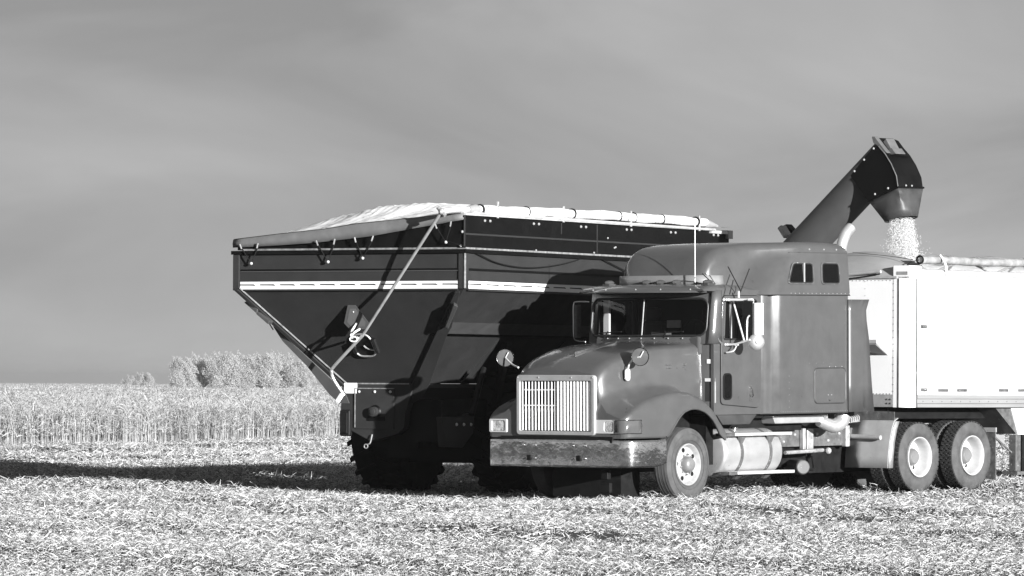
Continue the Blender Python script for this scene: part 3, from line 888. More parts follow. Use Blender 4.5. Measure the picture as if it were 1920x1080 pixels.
MB().box(.72, 2.0, .25, 2 * C - .25, 1.15, 1.22).build('cab_floor', M['black_metal'], truck)
# wipers and the rivet line at the foot of the windscreen
for v0, v1 in ((.62, 1.08), (1.72, 2.16)):
    a_ = Vector(ws_pt(v0, 2.325)) - Vector((.03, 0, 0)); c_ = Vector(ws_pt(v1, 2.385)) - Vector((.025, 0, 0)); d_ = Vector(ws_pt(v0 - .1, 2.43)) - Vector((.025, 0, 0))
    wp = MB().tube([a_ + Vector((0, .3, -.06)), Vector(ws_pt((v0 + v1) / 2, 2.40)) - Vector((.04, 0, 0))], .011, 6).build('wiper', M['black'], truck)
    MB().tube([Vector(ws_pt(v0 - .05, 2.395)) - Vector((.022, 0, 0)), Vector(ws_pt(v1, 2.375)) - Vector((.022, 0, 0))], .010, 5).build('wiper_blade', M['black'], wp)
b = MB()
for k in range(9): b.ball((plan_u(.35 + .23 * k) - .02, .35 + .23 * k, 2.30), .011, 6, 4)
b.build('rivets', M['rivet'], cabf, kind='stuff')

# ---- sleeper: lower body flares out from the cab to full width
def v_side(u): return interp(u, [1.735, 1.75, 1.79, 1.83, 1.87, 1.92, 1.97, 2.00, 2.05, 2.10, 2.13, 2.17, 2.22, 2.28], [.215, .178, .150, .122, .106, .097, .090, .079, .045, .012, .004, .001, 0, 0])
rows = []
SU = [1.735, 1.75, 1.77, 1.79, 1.81, 1.83, 1.87, 1.92, 1.97, 2.00, 2.025, 2.05, 2.075, 2.10, 2.13, 2.17, 2.22, 2.28, 2.4, 2.8, 3.2, 3.6, 3.70, 3.74, 3.77]
for u in SU:
    a_ = v_side(u) + (.035 if u > 3.76 else .012 if u > 3.73 else 0)
    h = [(u, a_ + .3, 1.205), (u, a_ + .01, 1.205), (u, a_, 1.22), (u, a_, 2.915)]
    rows.append(h + [mirror_v(p) for p in reversed(h)])
b = MB().loft(rows); b.add(rows[-1], [tuple(range(len(rows[-1])))])
sleeper = b.build('sleeper', M['paint'], truck, ang=30)
# upper sleeper and roof fairing
def fw(u, z=2.92):
    return interp(u, [.86, .90, .96, 1.05, 1.2, 1.5], [.45, .68, .77, .82, .845, .86]) + .408 * smooth((u - 1.20 - 1.15 * (z - 2.92)) / .76)
def ftop(u): return interp(u, [.86, .90, .96, 1.03, 1.10, 1.18, 1.28, 1.42, 1.6, 2.0, 2.6, 3.3, 3.6, 3.72, 3.77], [3.04, 3.13, 3.26, 3.39, 3.475, 3.54, 3.59, 3.625, 3.65, 3.675, 3.69, 3.69, 3.68, 3.66, 3.62])
def fair_row(u):
    wdt = fw(u); zt = ftop(u); zb = 2.922
    rr_ = min(.16, (zt - zb) * .7) * interp(u, [.8, 1.4, 2.2, 2.8], [1.15, 1.15, 1.0, .75])
    lean = .05
    back = .05 * (0 if u < 3.5 else 0)
    h = []
    for k in range(9):
        z = zb + (zt - rr_ - zb) * k / 8
        h.append((u, C - fw(u, z) + lean * .8 * k / 8, z))
    e_ = h[-1][1]
    for k in range(1, 6):
        t = math.pi / 2 * k / 5
        h.append((u, e_ + rr_ * (1 - math.cos(t)), zt - rr_ + rr_ * math.sin(t) * .98))
    h.append((u, C - wdt * .45, zt)); h.append((u, C, zt + .006))
    return h + [mirror_v(p) for p in reversed(h[:-1])]
UU = [.86, .88, .90, .93, .96, 1.0, 1.05, 1.10, 1.15, 1.2, 1.28, 1.36, 1.45, 1.55, 1.65, 1.75, 1.85, 1.95, 2.04, 2.12, 2.2, 2.3, 2.4, 2.5, 2.6, 2.7, 2.8, 2.9, 3.0, 3.15, 3.3, 3.5, 3.62, 3.70, 3.75, 3.77]
rows = [fair_row(u) for u in UU]
b = MB().loft(rows); b.add(rows[0], [tuple(range(len(rows[0])))]); b.add(rows[-1], [tuple(range(len(rows[-1])))])
fairing = b.build('roof_fairing', M['paint'], truck, ang=50)
# plate along the fairing foot, its steeper face's light painted as a paler grey
rows = []
for z in (3.05, 3.20):
    row = [(u - .018 if u < 1.1 else u, C - fw(u, 3.1) - .014 + (.01 if z > 3.1 else 0), z) for u in (1.3, 1.2, 1.05, .96, .90, .87)]
    rows.append(row + [mirror_v(p) for p in reversed(row)])
MB().loft(rows).build('fairing_base_plate', M['base_plate'], fairing, solid=.01)
MB().tube([(u, C - fw(u) - .002, 2.919) for u in (1.9, 2.12, 2.3, 2.5, 2.75, 3.2, 3.77)], .006, 5).build('body_seam', M['black'], sleeper)
# drip moulding under the roof edge, lamps and rivets on it
MB().tube([(u, C - fw(u, 3.54) + .036, 3.54) for u in (2.45, 2.6, 2.8, 3.2, 3.76)], .007, 5).build('drip_moulding', M['paint'], fairing)
b = MB()
for u in (2.15, 2.45, 2.85, 3.2, 3.5, 3.73): b.ball((u, C - fw(u, 3.58) + .045, 3.585), .014, 6, 4)
for k in range(15): b.ball((2.35 + .1 * k, -.002, 2.945), .007, 5, 3)
b.build('rivets', M['rivet'], fairing, kind='stuff')
b = MB()
for k in range(30):
    b.ball((2.1 + .055 * k, 0, 1.235), .006, 5, 3)
for k in range(6):
    b.ball((2.30, 0, 1.3 + .09 * k), .006, 5, 3)
for u in (2.78, 2.95, 3.12, 3.3): b.ball((u, 0, 1.93 + .01 * random.random()), .005, 5, 3)
b.build('rivets', M['paint_rivet'], sleeper, kind='stuff')
# sleeper windows
def sl_window(pts, div=None):
    def vpl(z): return C - 1.268 + .04 * min(1, max(0, (z - 2.95) / .55)) - .004
    l = round_poly([(p[0], vpl(p[1]), p[1]) for p in pts], .06)
    wdw = MB().tube([Vector(p) - Vector((0, .006, 0)) for p in l], .011, 6, closed=True).build('sleeper_window', M['chassis'], fairing)
    MB().prism([Vector(p) - Vector((0, .006, 0)) for p in l], (0, .02, 0)).build('pane', M['glass_dark'], wdw)
    l2 = [Vector(p) + Vector((0, -.008, 0)) for p in l]; c_ = sum(l2, Vector()) / len(l2)
    MB().tube([c_ + (p - c_) * .93 for p in l2], .012, 5, closed=True).build('gasket', M['gasket'], wdw)
    if div: MB().box(div - .012, div + .012, vpl(3.2) - .022, vpl(3.2) + .01, pts[0][1], pts[2][1]).build('divider', M['flap'], wdw)
sl_window([(2.285, 3.09), (2.90, 3.09), (2.90, 3.385), (2.42, 3.385)], 2.67)
sl_window([(3.09, 3.085), (3.53, 3.085), (3.52, 3.39), (3.11, 3.39)])
# luggage door
l = [(u, -.002, z) for u, z in rr2(2.90, 3.645, 1.35, 1.86, .07)]
ld = MB().prism(l, (0, -.008, 0)).build('luggage_door', M['paint'], sleeper, bevel=.005)
MB().tube([Vector(p) - Vector((0, .004, 0)) for p in l], .010, 5, closed=True).build('door_seam', M['paint_dark'], ld)
MB().ball((3.25, -.014, 1.395), .02, 8, 5, (1.6, .8, .8)).build('latch', M['chrome'], ld)
b = MB()
for (u, z) in ((3.22, 1.47), (3.3, 1.47), (3.55, 1.88), (3.4, 1.88), (3.25, 1.88)): b.ball((u, -.01, z), .008, 5, 3)
b.build('rivets', M['rivet'], ld, kind='stuff')
# rear side extender
rows = []
for (u, v, zt) in ((3.785, .0, 2.86), (3.95, -.002, 2.85), (4.02, .0, 2.845), (4.06, .02, 2.84), (4.12, .06, 2.60), (4.20, .05, 2.20), (4.27, .04, 1.6), (4.29, .03, 1.225)):
    pass
rows = []
for z in (1.215, 1.6, 2.0, 2.3, 2.55, 2.7, 2.86):
    k = (z - 1.215) / 1.645
    r_ = [(3.70, -.006, z), (3.79, -.007, z), (3.9, -.007, z), (4.04, -.006, z), (4.065, .015, z), (4.085, .035, z)]
    e_ = 4.37 - .17 * k ** .8 + (.06 if z > 2.8 else 0) - (.03 if 2.5 < z < 2.75 else 0)
    r_ += [(4.085 + (e_ - 4.085) * .5, .05, z), (e_, .03, z)]
    rows.append(r_)
ext = MB().loft(rows).build('side_extender', M['paint'], truck, ang=30, solid=.02)
MB().loft([[mirror_v(p) for p in r_] for r_ in rows]).build('side_extender', M['paint'], truck, ang=30, solid=.02)
b = MB()
for k in range(7): b.ball((3.82, -.002, 1.35 + .235 * k), .012, 6, 4)
for k in range(7): b.ball((4.02, -.004, 1.26 + .22 * k), .008, 6, 4)
for (u, z) in ((3.98, 2.74), (4.01, 2.70), (3.98, 1.26), (4.0, 1.3), (3.86, 1.44)): b.ball((u, -.004, z), .014, 6, 4)
b.build('rivets', M['rivet'], ext, kind='stuff')
# exhaust stack with a curved tip
p0 = T.at(1577, 470, v=.45); 
pts = [(p0.x - .02, .45, 1.3), (p0.x - .02, .45, 2.6), (p0.x - .02, .45, 3.40), (p0.x, .45, 3.60), (p0.x + .04, .445, 3.73), (p0.x + .11, .44, 3.84), (p0.x + .22, .43, 3.93)]
MB().tube(bez(pts, 6), .080, 18, caps=False).build('exhaust_stack', M['alloy'], truck, solid=.006)
# radio aerials
a_ = T.at(1303, 412, u=.78); MB().tube([(.78, a_.y, 3.06), (.78, a_.y, a_.z)], .006, 6).build('antenna', M['white'], truck)
MB().ball((.78, a_.y, 3.07), .03, 8, 5).build('antenna_base', M['black'], truck)
for (x0, y0, x1, y1) in ((1389, 546, 1365, 500), (1388, 548, 1405, 504), (1368, 552, 1375, 525), (1331, 526, 1317, 513)):
    MB().tube([T.at(x0, y0, v=-.02 if x0 > 1340 else .3), T.at(x1, y1, v=-.02 if x0 > 1340 else .3)], .008, 5).build('antenna', M['black'], truck)

# ---- mirrors
def near_mirror():
    vm = -.34
    mm = T.at(1422, 568, v=vm); mb_ = T.at(1422, 628, v=vm)
    b = MB(); z0, z1 = mb_.z, mm.z; u = mm.x
    l = rr2(u - .085, u + .085, vm - .045, vm + .045, .04)
    b.prism([(x, y, z0) for x, y in l], (0, 0, z1 - z0))
    mr = b.build('mirror', M['white'], truck, bevel=.012)
    k = T.at(1419, 641, v=vm)
    # round spot mirror, its domed back to the camera
    ax = Vector((-.62, -.78, 0))
    MB().lathe([(.118, 0), (.115, .018), (.09, .05), (.05, .068), (.001, .072)], k - ax * .03, ax, 24, cap0=True).build('spot_mirror', M['alloy'], mr)
    MB().lathe([(.03, .07), (.028, .085), (.001, .087)], k - ax * .03, ax, 12).build('spot_mirror_nut', M['flap'], mr)
    t0 = T.at(1357, 562, v=.10); t1 = T.at(1412, 562, v=vm + .02); t2 = T.at(1416, 574, v=vm)
    b = MB(); b.tube([t0, t1], .018, 8); b.tube(bez([T.at(1402, 562, v=vm + .05), t1, T.at(1412, 575, v=vm + .06), T.at(1412, 630, v=vm + .06), T.at(1405, 640, v=vm + .08)], 6), .011, 8)
    q0 = T.at(1360, 647, v=.10); q1 = T.at(1380, 645, v=-.06); q2 = T.at(1406, 637, v=vm + .03)
    b.tube([q0, q1, q2], .014, 8); b.tube([T.at(1374, 563, v=.08), T.at(1395, 638, v=-.22)], .014, 8)
    b.tube(bez([T.at(1381, 648, v=-.02), T.at(1375, 658, v=-.05), T.at(1362, 661, v=.05)], 5), .011, 8)
    b.tube(bez([T.at(1405, 592, v=.07), T.at(1401, 600, v=.04), T.at(1400.5, 640, v=.04)], 5), .012, 6)
    b.tube([T.at(1385, 558, v=.0), T.at(1385, 546, v=-.02)], .016, 6)
    b.build('mirror_bracket', M['bracket'], mr)
    b = MB()
    for px in (1357, 1362, 1366, 1382, 1388, 1403, 1409): b.ball(T.at(px, 562, v=.08 - (px - 1357) * .006), .022, 6, 4)
    for px in (1360, 1364, 1369, 1378, 1383): b.ball(T.at(px, 646, v=.09 - (px - 1360) * .006), .020, 6, 4)
    b.build('bracket_clamps', M['bracket'], mr, kind='stuff')
near_mirror()
vm = 2 * C + .34
a_ = T.at(1082, 572, v=vm); c_ = T.at(1082, 634, v=vm)
l = rr2(a_.x - .06, a_.x + .06, vm - .04, vm + .04, .03)
mr = MB().prism([(x, y, c_.z) for x, y in l], (0, 0, a_.z - c_.z)).build('mirror', M['chassis'], truck, bevel=.01)
b = MB(); b.tube(bez([T.at(1104, 566, v=2 * C - .1), T.at(1082, 566, v=vm), T.at(1075.5, 571, v=vm + .02), T.at(1075, 600, v=vm + .02), T.at(1076, 632, v=vm + .02), T.at(1082, 639, v=vm), T.at(1098, 641, v=2 * C - .1)], 6), .009, 8)
b.tube([T.at(1088, 574, v=vm), T.at(1088, 632, v=vm)], .010, 6)
b.build('mirror_bracket', M['bracket'], mr)
def hood_mirror(px, py, bx, by, v, far):
    k = T.at(px, py, v=v); base = T.at(bx, by, v=(.40 if not far else 2 * C - .42))
    ax = Vector((-.55, -.83, .05)).normalized()
    hm = MB().lathe([(.122, .01), (.12, 0), (.112, .004), (.05, -.004), (.001, -.006)], k, ax, 28).build('hood_mirror', M['mirror_face'], truck)
    MB().lathe([(.130, .012), (.130, -.010), (.110, -.04), (.06, -.06), (.001, -.065)], k, ax, 28).build('mirror_bowl', M['chrome'], hm)
    b = MB(); mid = (k + base) / 2; mid.z = k.z - .05
    if not far: b.tube(bez([base, Vector((base.x, base.y - .02, k.z - .12)), Vector(((base.x * .6 + k.x * .4), base.y * .5 + k.y * .5, k.z - .03)), k + ax * .02], 6), .013, 8)
    else: b.tube(bez([base, (base + k) / 2 - Vector((0, 0, .02)), k + ax * .02], 6), .013, 8)
    b.tube([k + ax * .02, k + ax * .025 + Vector((.03, -.03, .08))], .008, 6)
    b.build('mirror_arm', M['bracket'], hm)
    if not far:
        b = MB(); b.prism([(u, base.y + .02, z) for u, z in rr2(base.x - .05, base.x + .05, base.z - .09, base.z + .08, .04)], (0, -.03, 0))
        b.build('mirror_foot', M['bracket'], hm, bevel=.008)
hood_mirror(1200, 669, 1177, 702, .22, False)
hood_mirror(947, 671, 972, 689, 2 * C - .02, True)

# ---- fuel tank, steps, chassis
tk = MB().lathe([(.001, .0), (.30, .0), (.325, .012), (.338, .04), (.34, .08), (.34, 1.30), (.325, 1.35), (.001, 1.36)], (.93, .44, .66), (1, 0, 0), 48).build('fuel_tank', M['alloy'], truck, ang=40)
for u in (1.33, 2.00):
    b = MB(); b.lathe([(.340, -.035), (.347, -.03), (.347, .03), (.340, .035)], (u, .44, .66), (1, 0, 0), 48); b.build('tank_strap', M['chassis'], tk)
    b = MB(); b.prism([(u - .07, .10, .90), (u + .09, .10, .90), (u + .02, .14, .74)], (0, .03, 0)); b.build('step_bracket', M['chassis'], tk)
    MB().prism([(u - .07, .10, .37), (u + .07, .10, .37), (u + .04, .22, .28), (u - .04, .22, .28)], (0, .05, 0)).build('step_bracket', M['chassis'], tk)
MB().lathe([(.05, 0), (.05, .035), (.001, .04)], (1.5, .38, .99), (0, -.1, 1), 14).build('filler_cap', M['chrome'], tk)
for (z, u0, u1) in ((.925, .84, 2.37), (.375, .90, 2.43)):
    st = MB().box(u0 + .2, u1, .0, .20, z - .022, z + .022).build('step', M['rail'], truck, bevel=.006)
    MB().box(u0, u0 + .198, .003, .2, z - .024, z + .020).build('step_end', M['chassis'], st)
fr_ = MB()
for v in (.78, 2 * C - .78 - .09): fr_.box(.6, 8.0, v, v + .09, .70, .96)
for u in (2.5, 3.6, 4.6, 6.2, 7.6): fr_.box(u, u + .12, .87, 2 * C - .87, .72, .94)
frame = fr_.build('frame_rail', M['chassis'], truck, bevel=.01)
b = MB(); b.box(3.55, 3.62, .70, .775, .66, .97); b.box(3.65, 3.80, .70, .775, .66, .96); b.build('frame_bracket', M['alloy_dull'], frame, bevel=.01)
b = MB()
for k in range(7): b.ball((2.9 + .27 * k, .775, .88 - .1 * (k % 2)), .022, 6, 4)
b.build('frame_bolts', M['rail'], frame, kind='stuff')
MB().box(4.0, 8.0, .95, 2 * C - .95, .30, .68).build('axle_housing', M['black_metal'], truck)
MB().box(.6, 4.6, 1.0, 2 * C - 1.0, .40, 1.18).build('gearbox', M['black_metal'], truck)
MB().box(2.4, 3.9, .9, 2 * C - .2, .55, .9).build('battery_box', M['black_metal'], truck)
# exhaust box and elbow under the sleeper
x0 = T.at(1449, 783, v=.38); x1 = T.at(1557, 794, v=.38)
MB().prism([(u, .38, z) for u, z in ((x0.x, 1.18), (x1.x - .05, 1.18), (x1.x - .05, 1.06), (x0.x + .06, 1.055))], (0, .25, 0)).build('muffler_box', M['alloy'], truck, bevel=.015)
e0 = T.at(1536, 789, v=.42); e1 = T.at(1561, 799, v=.36); e2 = T.at(1576, 792, v=.34); e3 = T.at(1580, 780, v=.34)
MB().tube(bez([e0, e1, e2, e3], 6), [.085 + .002 * k for k in range(19)], 14).build('exhaust_elbow', M['alloy'], truck)
MB().tube([T.at(1472, 849, v=.5), T.at(1543, 844, v=.5)], .028, 8).build('air_pipe', M['alloy_dull'], truck)
k = T.at(1553, 845, v=.5); MB().ball(k, .05, 8, 5).build('pipe_joint', M['alloy_dull'], truck)
k = T.at(1506, 876, v=.55)
MB().lathe([(.001, 0), (.09, .0), (.105, .015), (.11, .04), (.11, .6)], k, (.55, .8, 0), 24, cap1=True).build('air_tank', M['chassis'], truck)
b = MB(); b.tube(bez([k + Vector((.1, -.02, -.02)), k + Vector((.25, 0, -.03)), k + Vector((.35, .1, .15))], 5), .02, 6); b.tube([T.at(1580, 795, v=.5), T.at(1612, 792, v=.3)], .01, 5); b.build('air_hose', M['black'], truck)
pts = []
for i in range(40):
    a = T.at(1590 + 20 * i / 39, 789 - 5 * i / 39, v=.45); w_ = i * .9
    pts.append((a.x, a.y + .04 * math.sin(w_), a.z + .05 * math.cos(w_)))
MB().tube(pts, .009, 5).build('coiled_hose', M['rail'], truck)
# quarter fender ahead of the drive wheels
rows = []
for (u, z) in ((4.76, .37), (4.775, .55), (4.81, .75), (4.87, .95), (4.93, 1.06), (5.02, 1.10)):
    rows.append([(u, v, z) for v in (.05, .06, .3, .55, .84)])
qf = MB().loft(rows).build('quarter_fender', M['qfender'], truck, solid=.012)
MB().loft([[(u - .004, .045, z), (u + .09, .040, z)] for (u, z) in ((4.76, .37), (4.775, .55), (4.81, .75), (4.87, .95), (4.93, 1.06))]).build('fender_flange', M['alloy'], qf, solid=.012)
MB().prism([(4.93, v, z) for v, z in ((.80, 1.07), (.06, 1.07), (.06, 1.20), (.80, 1.22))], (.012, 0, 0)).build('fender_flap', M['chassis'], qf)
b = MB()
for v in (.15, .35, .55, .75): b.ball((4.925, v, 1.055), .012, 6, 4)
b.build('rivets', M['rivet_dark'], qf, kind='stuff')
MB().tube([(4.76, .95, .84), (4.75, .18, .82)], .036, 12).build('fender_arm', M['flap'], qf)
b = MB(); b.box(4.60, 4.70, .70, .80, .68, 1.0); b.build('fender_mount', M['alloy_dull'], qf, bevel=.02)
b = MB(); b.box(7.45, 7.47, .02, .80, .15, .86); b.build('mud_flap', M['chassis'], truck)
b = MB(); b.box(7.43, 7.46, .0, .80, .86, .93); b.build('mud_flap_bracket', M['flap'], truck)
b = MB(); b.prism([(5.6, C - .45, 1.0), (6.9, C - .45, 1.0), (7.2, C - .45, .9), (7.2, C - .45, .86), (5.4, C - .45, .97)], (0, .9, 0)); b.build('fifth_wheel', M['alloy_dull'], truck, bevel=.01)
for u in (5.5, 6.84):
    MB().tube([(u, .2, .52), (u, 2 * C - .2, .52)], .09, 10).build('drive_axle', M['black_metal'], truck)

# ================================================================ TRAILER
TR = Frame((w.x, w.y, 0), 49.5, 0)
trailer = thing('grain_trailer', 'white hopper grain trailer hitched behind the grey lorry, tarp partly rolled open', 'trailer', TR.o, TR.e)
tp = TR.at(1718, 764, v=0); tq = TR.at(1718, 520, v=0)
U0 = tp.x; ZB = tp.z; ZT = tq.z - .015                         # start of the flat side, bottom, top
UF = U0 - .17; UE = U0 + 11.5; VW = 2.56
body = MB()
body.box(U0, UE, 0, .05, ZB + .19, ZT); body.box(U0, UE, VW - .05, VW, ZB, ZT)
body.box(UF, UF + .05, .17, VW - .17, ZB + .19, ZT); body.box(UE - .05, UE, .05, VW - .05, ZB, ZT)
body.box(UF + .05, UE - .05, .05, VW - .05, ZB + .1, ZB + .16)
body = body.build('trailer_body', M['trailer_white'], trailer)
b = MB()
for (z0, z1, dv) in ((0.0, .055, .006), (.058, .125, .0), (.128, .188, .006)):
    b.box(U0 + .012, UE, -.012 - dv, .05, ZB + z0, ZB + z1)
br = b.build('bottom_rail', M['rail_grey'], body, bevel=.006)
b = MB()
for k in range(46): b.ball((U0 + .15 + .24 * k, -.014, ZB + .09), .010, 5, 3)
b.build('rivets', M['rivet_dark'], br, kind='stuff')
# rounded corner post
rows = []
for z in (ZB, ZT + .01):
    row = [(UF - .004, .30, z), (UF - .004, .19, z)]
    for k in range(9):
        t = math.pi / 2 * k / 8
        row.append((UF - .004 + .175 * (1 - math.cos(t)), .19 - .195 * math.sin(t), z))
    row.append((U0 + .01, -.006, z)); rows.append(row)
post = MB().loft(rows).build('corner_post', M['trailer_white'], body, ang=30)
MB().loft([[mirror_v((p[0], p[1] - (C - VW / 2) * 2 * 0, p[2])) for p in r_] for r_ in rows]).build('corner_post', M['alloy'], body, ang=40, solid=.02)
b = MB(); b.box(U0 - .022, U0 + .008, -.012, .001, ZB, ZT); b.box(UF - .010, UF, .195, .215, ZB, ZT); b.build('post_edge', M['chassis'], post)
# front wall furniture: lower plate, shelf, rivets, bent top rail
b = MB(); b.box(UF - .006, UF + .05, .305, VW - .305, ZB + .005, ZB + .185); b.build('front_lower_plate', M['flap'], body)
s0 = TR.at(1628, 641, u=UF); s1 = TR.at(1666, 641, u=UF); s2 = TR.at(1678, 662, u=UF)
b = MB(); b.box(UF - .30, UF, s1.y, s0.y + .25, s0.z - .03, s0.z + .03); b.build('hose_shelf', M['rail'], body, bevel=.006)
b = MB(); b.prism([(UF - .29, s1.y + .01, s0.z - .03), (UF, s1.y + .01, s0.z - .03), (UF, s1.y + .01, s0.z - .2)], (0, .02, 0))
b.prism([(UF - .29, s1.y + .02, s0.z - .035), (UF - .002, s1.y + .02, s0.z - .19), (UF - .002, s0.y + .24, s0.z - .12), (UF - .29, s0.y + .24, s0.z - .035)], (0, 0, -.01)); b.build('shelf_gusset', M['flap'], body)
b = MB()
for k in range(34): b.ball((UF - .001, .36 + .06 * k, ZB + .20), .008, 5, 3)
for k in range(18): b.ball((UF - .001, .30, ZB + .24 + .10 * k), .009, 5, 3)
for k in range(16): b.ball((UF - .001, .83, ZB + .3 + .105 * k), .006, 5, 3)
for k in range(30): b.ball((UF - .001, .36 + .07 * k, ZT - .03), .007, 5, 3)
for (v, z) in ((.40, .06), (.40, .12), (.34, .06), (.34, .12), (.83, .04), (.83, .09), (.83, .14)): b.ball((UF - .008, v, ZB + z), .014, 6, 4)
b.build('rivets', M['chassis'], body, kind='stuff')
b = MB(); b.box(UF - .03, UF + .06, .22, VW - .2, ZT, ZT + .035); b.tube(bez([(UF - .04, 1.9, ZT + .03), (UF - .05, 1.3, ZT + .05), (UF - .05, .75, ZT + .085), (UF - .05, .5, ZT + .10)], 5), .022, 8); b.build('front_top_rail', M['rail'], body)
MB().tube(bez([(UF - .05, 2.1, ZT + .01), (UF - .06, 1.2, ZT + .0), (UF - .055, .8, ZT + .03), (UF - .05, .52, ZT + .065)], 5), .010, 6).build('tarp_cord', M['black'], body)
cap = MB(); cap.box(UF - .03, U0 + .10, -.02, .30, ZT + .012, ZT + .19); cap = cap.build('corner_cap', M['white'], body, bevel=.02)
MB().prism([(UF - .034, v, z) for v, z in rr2(.02, .22, ZT + .05, ZT + .10, .01)], (.01, 0, 0)).build('corner_lamp', M['flap'], cap)
# top rail of the near side with the lower pipe
b = MB(); b.tube([(U0 + .1, -.03, ZT + .085), (UE, -.03, ZT + .075)], .055, 14); b.build('top_rail', M['rail'], body)
b = MB(); b.box(U0 + .10, UE, -.0, .06, ZT, ZT + .12); b.build('top_plate', M['white'], body)
# grey tarp cap at the front, then tarp along the ridge
RZ = TR.at(1640, 471, v=1.25).z
pk = ZT + .40
b = MB()
rows = []
for (u, hh) in ((UF - .02, .0), (UF + .10, .22), (UF + .35, .34), (UF + .62, .385)):
    rows.append([(u, v, ZT + .04 + hh * (1 - ((v - C) / 1.27) ** 2) ** .8 if abs(v - C) < 1.27 else ZT + .04) for v in np.linspace(.03, VW - .03, 15)])
rows[0] = [(UF - .02, v, ZT + .035) for v in np.linspace(.03, VW - .03, 15)]
b.loft(rows); b.build('tarp_cap', M['tarp_pale'], trailer)
rows = []
for u in np.linspace(UF + .64, UE, 60):
    sag = .018 * math.sin((u - UF) * 5.2)
    rows.append([(u, v, ZT + .05 + (.36 + sag) * max(0, 1 - ((v - C) / 1.27) ** 2) ** .8) for v in np.linspace(C + .12, VW - .02, 9)])
tarp = MB().loft(rows).build('tarp', M['white'], trailer)
b = MB()
for u in (UF + .62, UF + 2.2, UF + 3.8, UF + 5.4, UF + 7.0):
    b.tube([(u, v, ZT + .03 + .36 * max(0, 1 - ((v - C) / 1.27) ** 2) ** .8) for v in np.linspace(.02, VW - .02, 17)], .018, 6)
b.build('tarp_bow', M['rail'], trailer)
# rolled tarp along the near edge
t0 = TR.at(1726, 487, v=.05); pts = []; rs = []
for k in range(60):
    u = t0.x + 11.0 * k / 59
    pts.append((u, .05 + .008 * math.sin(u * 2.1), t0.z - .0 + .006 * math.sin(u * 3.3) - .004 * k / 59)); rs.append(.060 * (1 + .07 * math.sin(u * 5) + .05 * math.sin(u * 11.3)))
roll = MB().tube(pts, rs, 14).build('tarp_roll', M['roll_grey'], trailer)
MB().lathe([(.045, 0), (.066, .0), (.07, -.02), (.066, -.03)], (t0.x - .004, .05, t0.z), (1, 0, 0), 20).build('roll_end_ring', M['black'], roll)
MB().lathe([(.001, -.012), (.042, -.010), (.042, .01)], (t0.x - .004, .05, t0.z), (1, 0, 0), 16).build('roll_end_cap', M['rail'], roll)
for uu in (.45, 2.9, 5.5):
    b = MB(); b.tube(bez([(t0.x + uu, -.10, t0.z - .21), (t0.x + uu - .02, -.11, t0.z - .1), (t0.x + uu, -.04, t0.z + .01), (t0.x + uu + .02, .03, t0.z + .075)], 5), .018, 8); b.build('tarp_clamp', M['white'], roll)
MB().tube(bez([(t0.x - .01, .06, t0.z), (t0.x - .10, .2, t0.z - .06), (t0.x - .05, .25, t0.z - .17), (t0.x + .02, -.02, t0.z - .2)], 6), .008, 6).build('tarp_cord', M['black'], roll)
MB().tube(bez([(t0.x - .05, .15, t0.z - .0), (UF + .3, .6, t0.z + .06), (UF + .25, 1.25, t0.z + .12)], 6), .006, 6).build('tarp_cord', M['chassis'], trailer)
# marker lamps and reflectors on the side
for (px, py) in ((1732.5, 612.5), (1732.5, 731)):
    a_ = TR.at(px, py, v=-.005)
    ml = MB().box(a_.x - .08, a_.x + .08, -.012, 0, a_.z - .028, a_.z + .028).build('marker_lamp', M['chassis'], body, bevel=.005)
    MB().ball((a_.x + .03, -.014, a_.z), .022, 8, 5, (1.5, .6, 1)).build('lamp_lens', M['lens'], ml)
for px in (1768.5, 1804, 1882, 1918):
    a_ = TR.at(px, 732, v=-.005)
    MB().box(a_.x - .13, a_.x + .13, -.006, 0, a_.z - .024, a_.z + .024).build('reflector', M['chassis'], body)
for du in (3.2, 3.65, 4.7, 5.2):
    MB().box(U0 + du - .13, U0 + du + .13, -.006, 0, ZB + .225, ZB + .273).build('reflector', M['chassis'], body)
# under the trailer: upper coupler, hopper, landing leg
b = MB(); b.box(U0 - .1, U0 + 2.4, .45, VW - .45, ZB - .17, ZB - .002); b.build('upper_coupler', M['black_metal'], trailer)
h0 = TR.at(1866, 772, v=.1); h1 = TR.at(1894, 767, v=.1); h2 = TR.at(1907, 815, v=.1)
b = MB(); b.prism([(h0.x, .1, ZB - .004), (h1.x, .1, ZB - .004), (h2.x, .1, ZB - .40), (h2.x - .03, .1, ZB - .40)], (0, VW - .2, 0)); hp = b.build('hopper_front', M['chassis'], trailer)  # grey stands in for shade on the down-facing front sheet
b = MB(); b.prism([(h1.x + .003, .08, ZB - .004), (h1.x + 4.5, .08, ZB - .004), (h1.x + 3.0, .08, ZB - .41), (h2.x + .003, .08, ZB - .41)], (0, VW - .16, 0)); b.build('hopper', M['trailer_white'], trailer)
b = MB()
for k in range(4): b.ball((h2.x + .10, .078, ZB - .12 - .07 * k), .012, 5, 3)
b.build('rivets', M['chassis'], hp, kind='stuff')
g0 = TR.at(1905, 818, v=.12); g1 = TR.at(1917, 880, v=.12)
b = MB(); b.box(g0.x, g0.x + .13, .12, .25, .35, ZB - .42); lg = b.build('landing_leg', M['chassis'], trailer, bevel=.01)
MB().box(g0.x + .16, g0.x + .30, .12, .25, .35, ZB - .42).build('leg_brace', M['black_metal'], lg)
MB().box(g0.x - .06, g0.x + .22, .05, .33, .30, .35).build('leg_foot', M['chassis'], lg)
b = MB(); b.tube([(g0.x - .35, .3, ZB - .43), (g0.x + .02, .2, ZB - .70)], .016, 6); b.build('leg_strut', M['chassis'], lg)
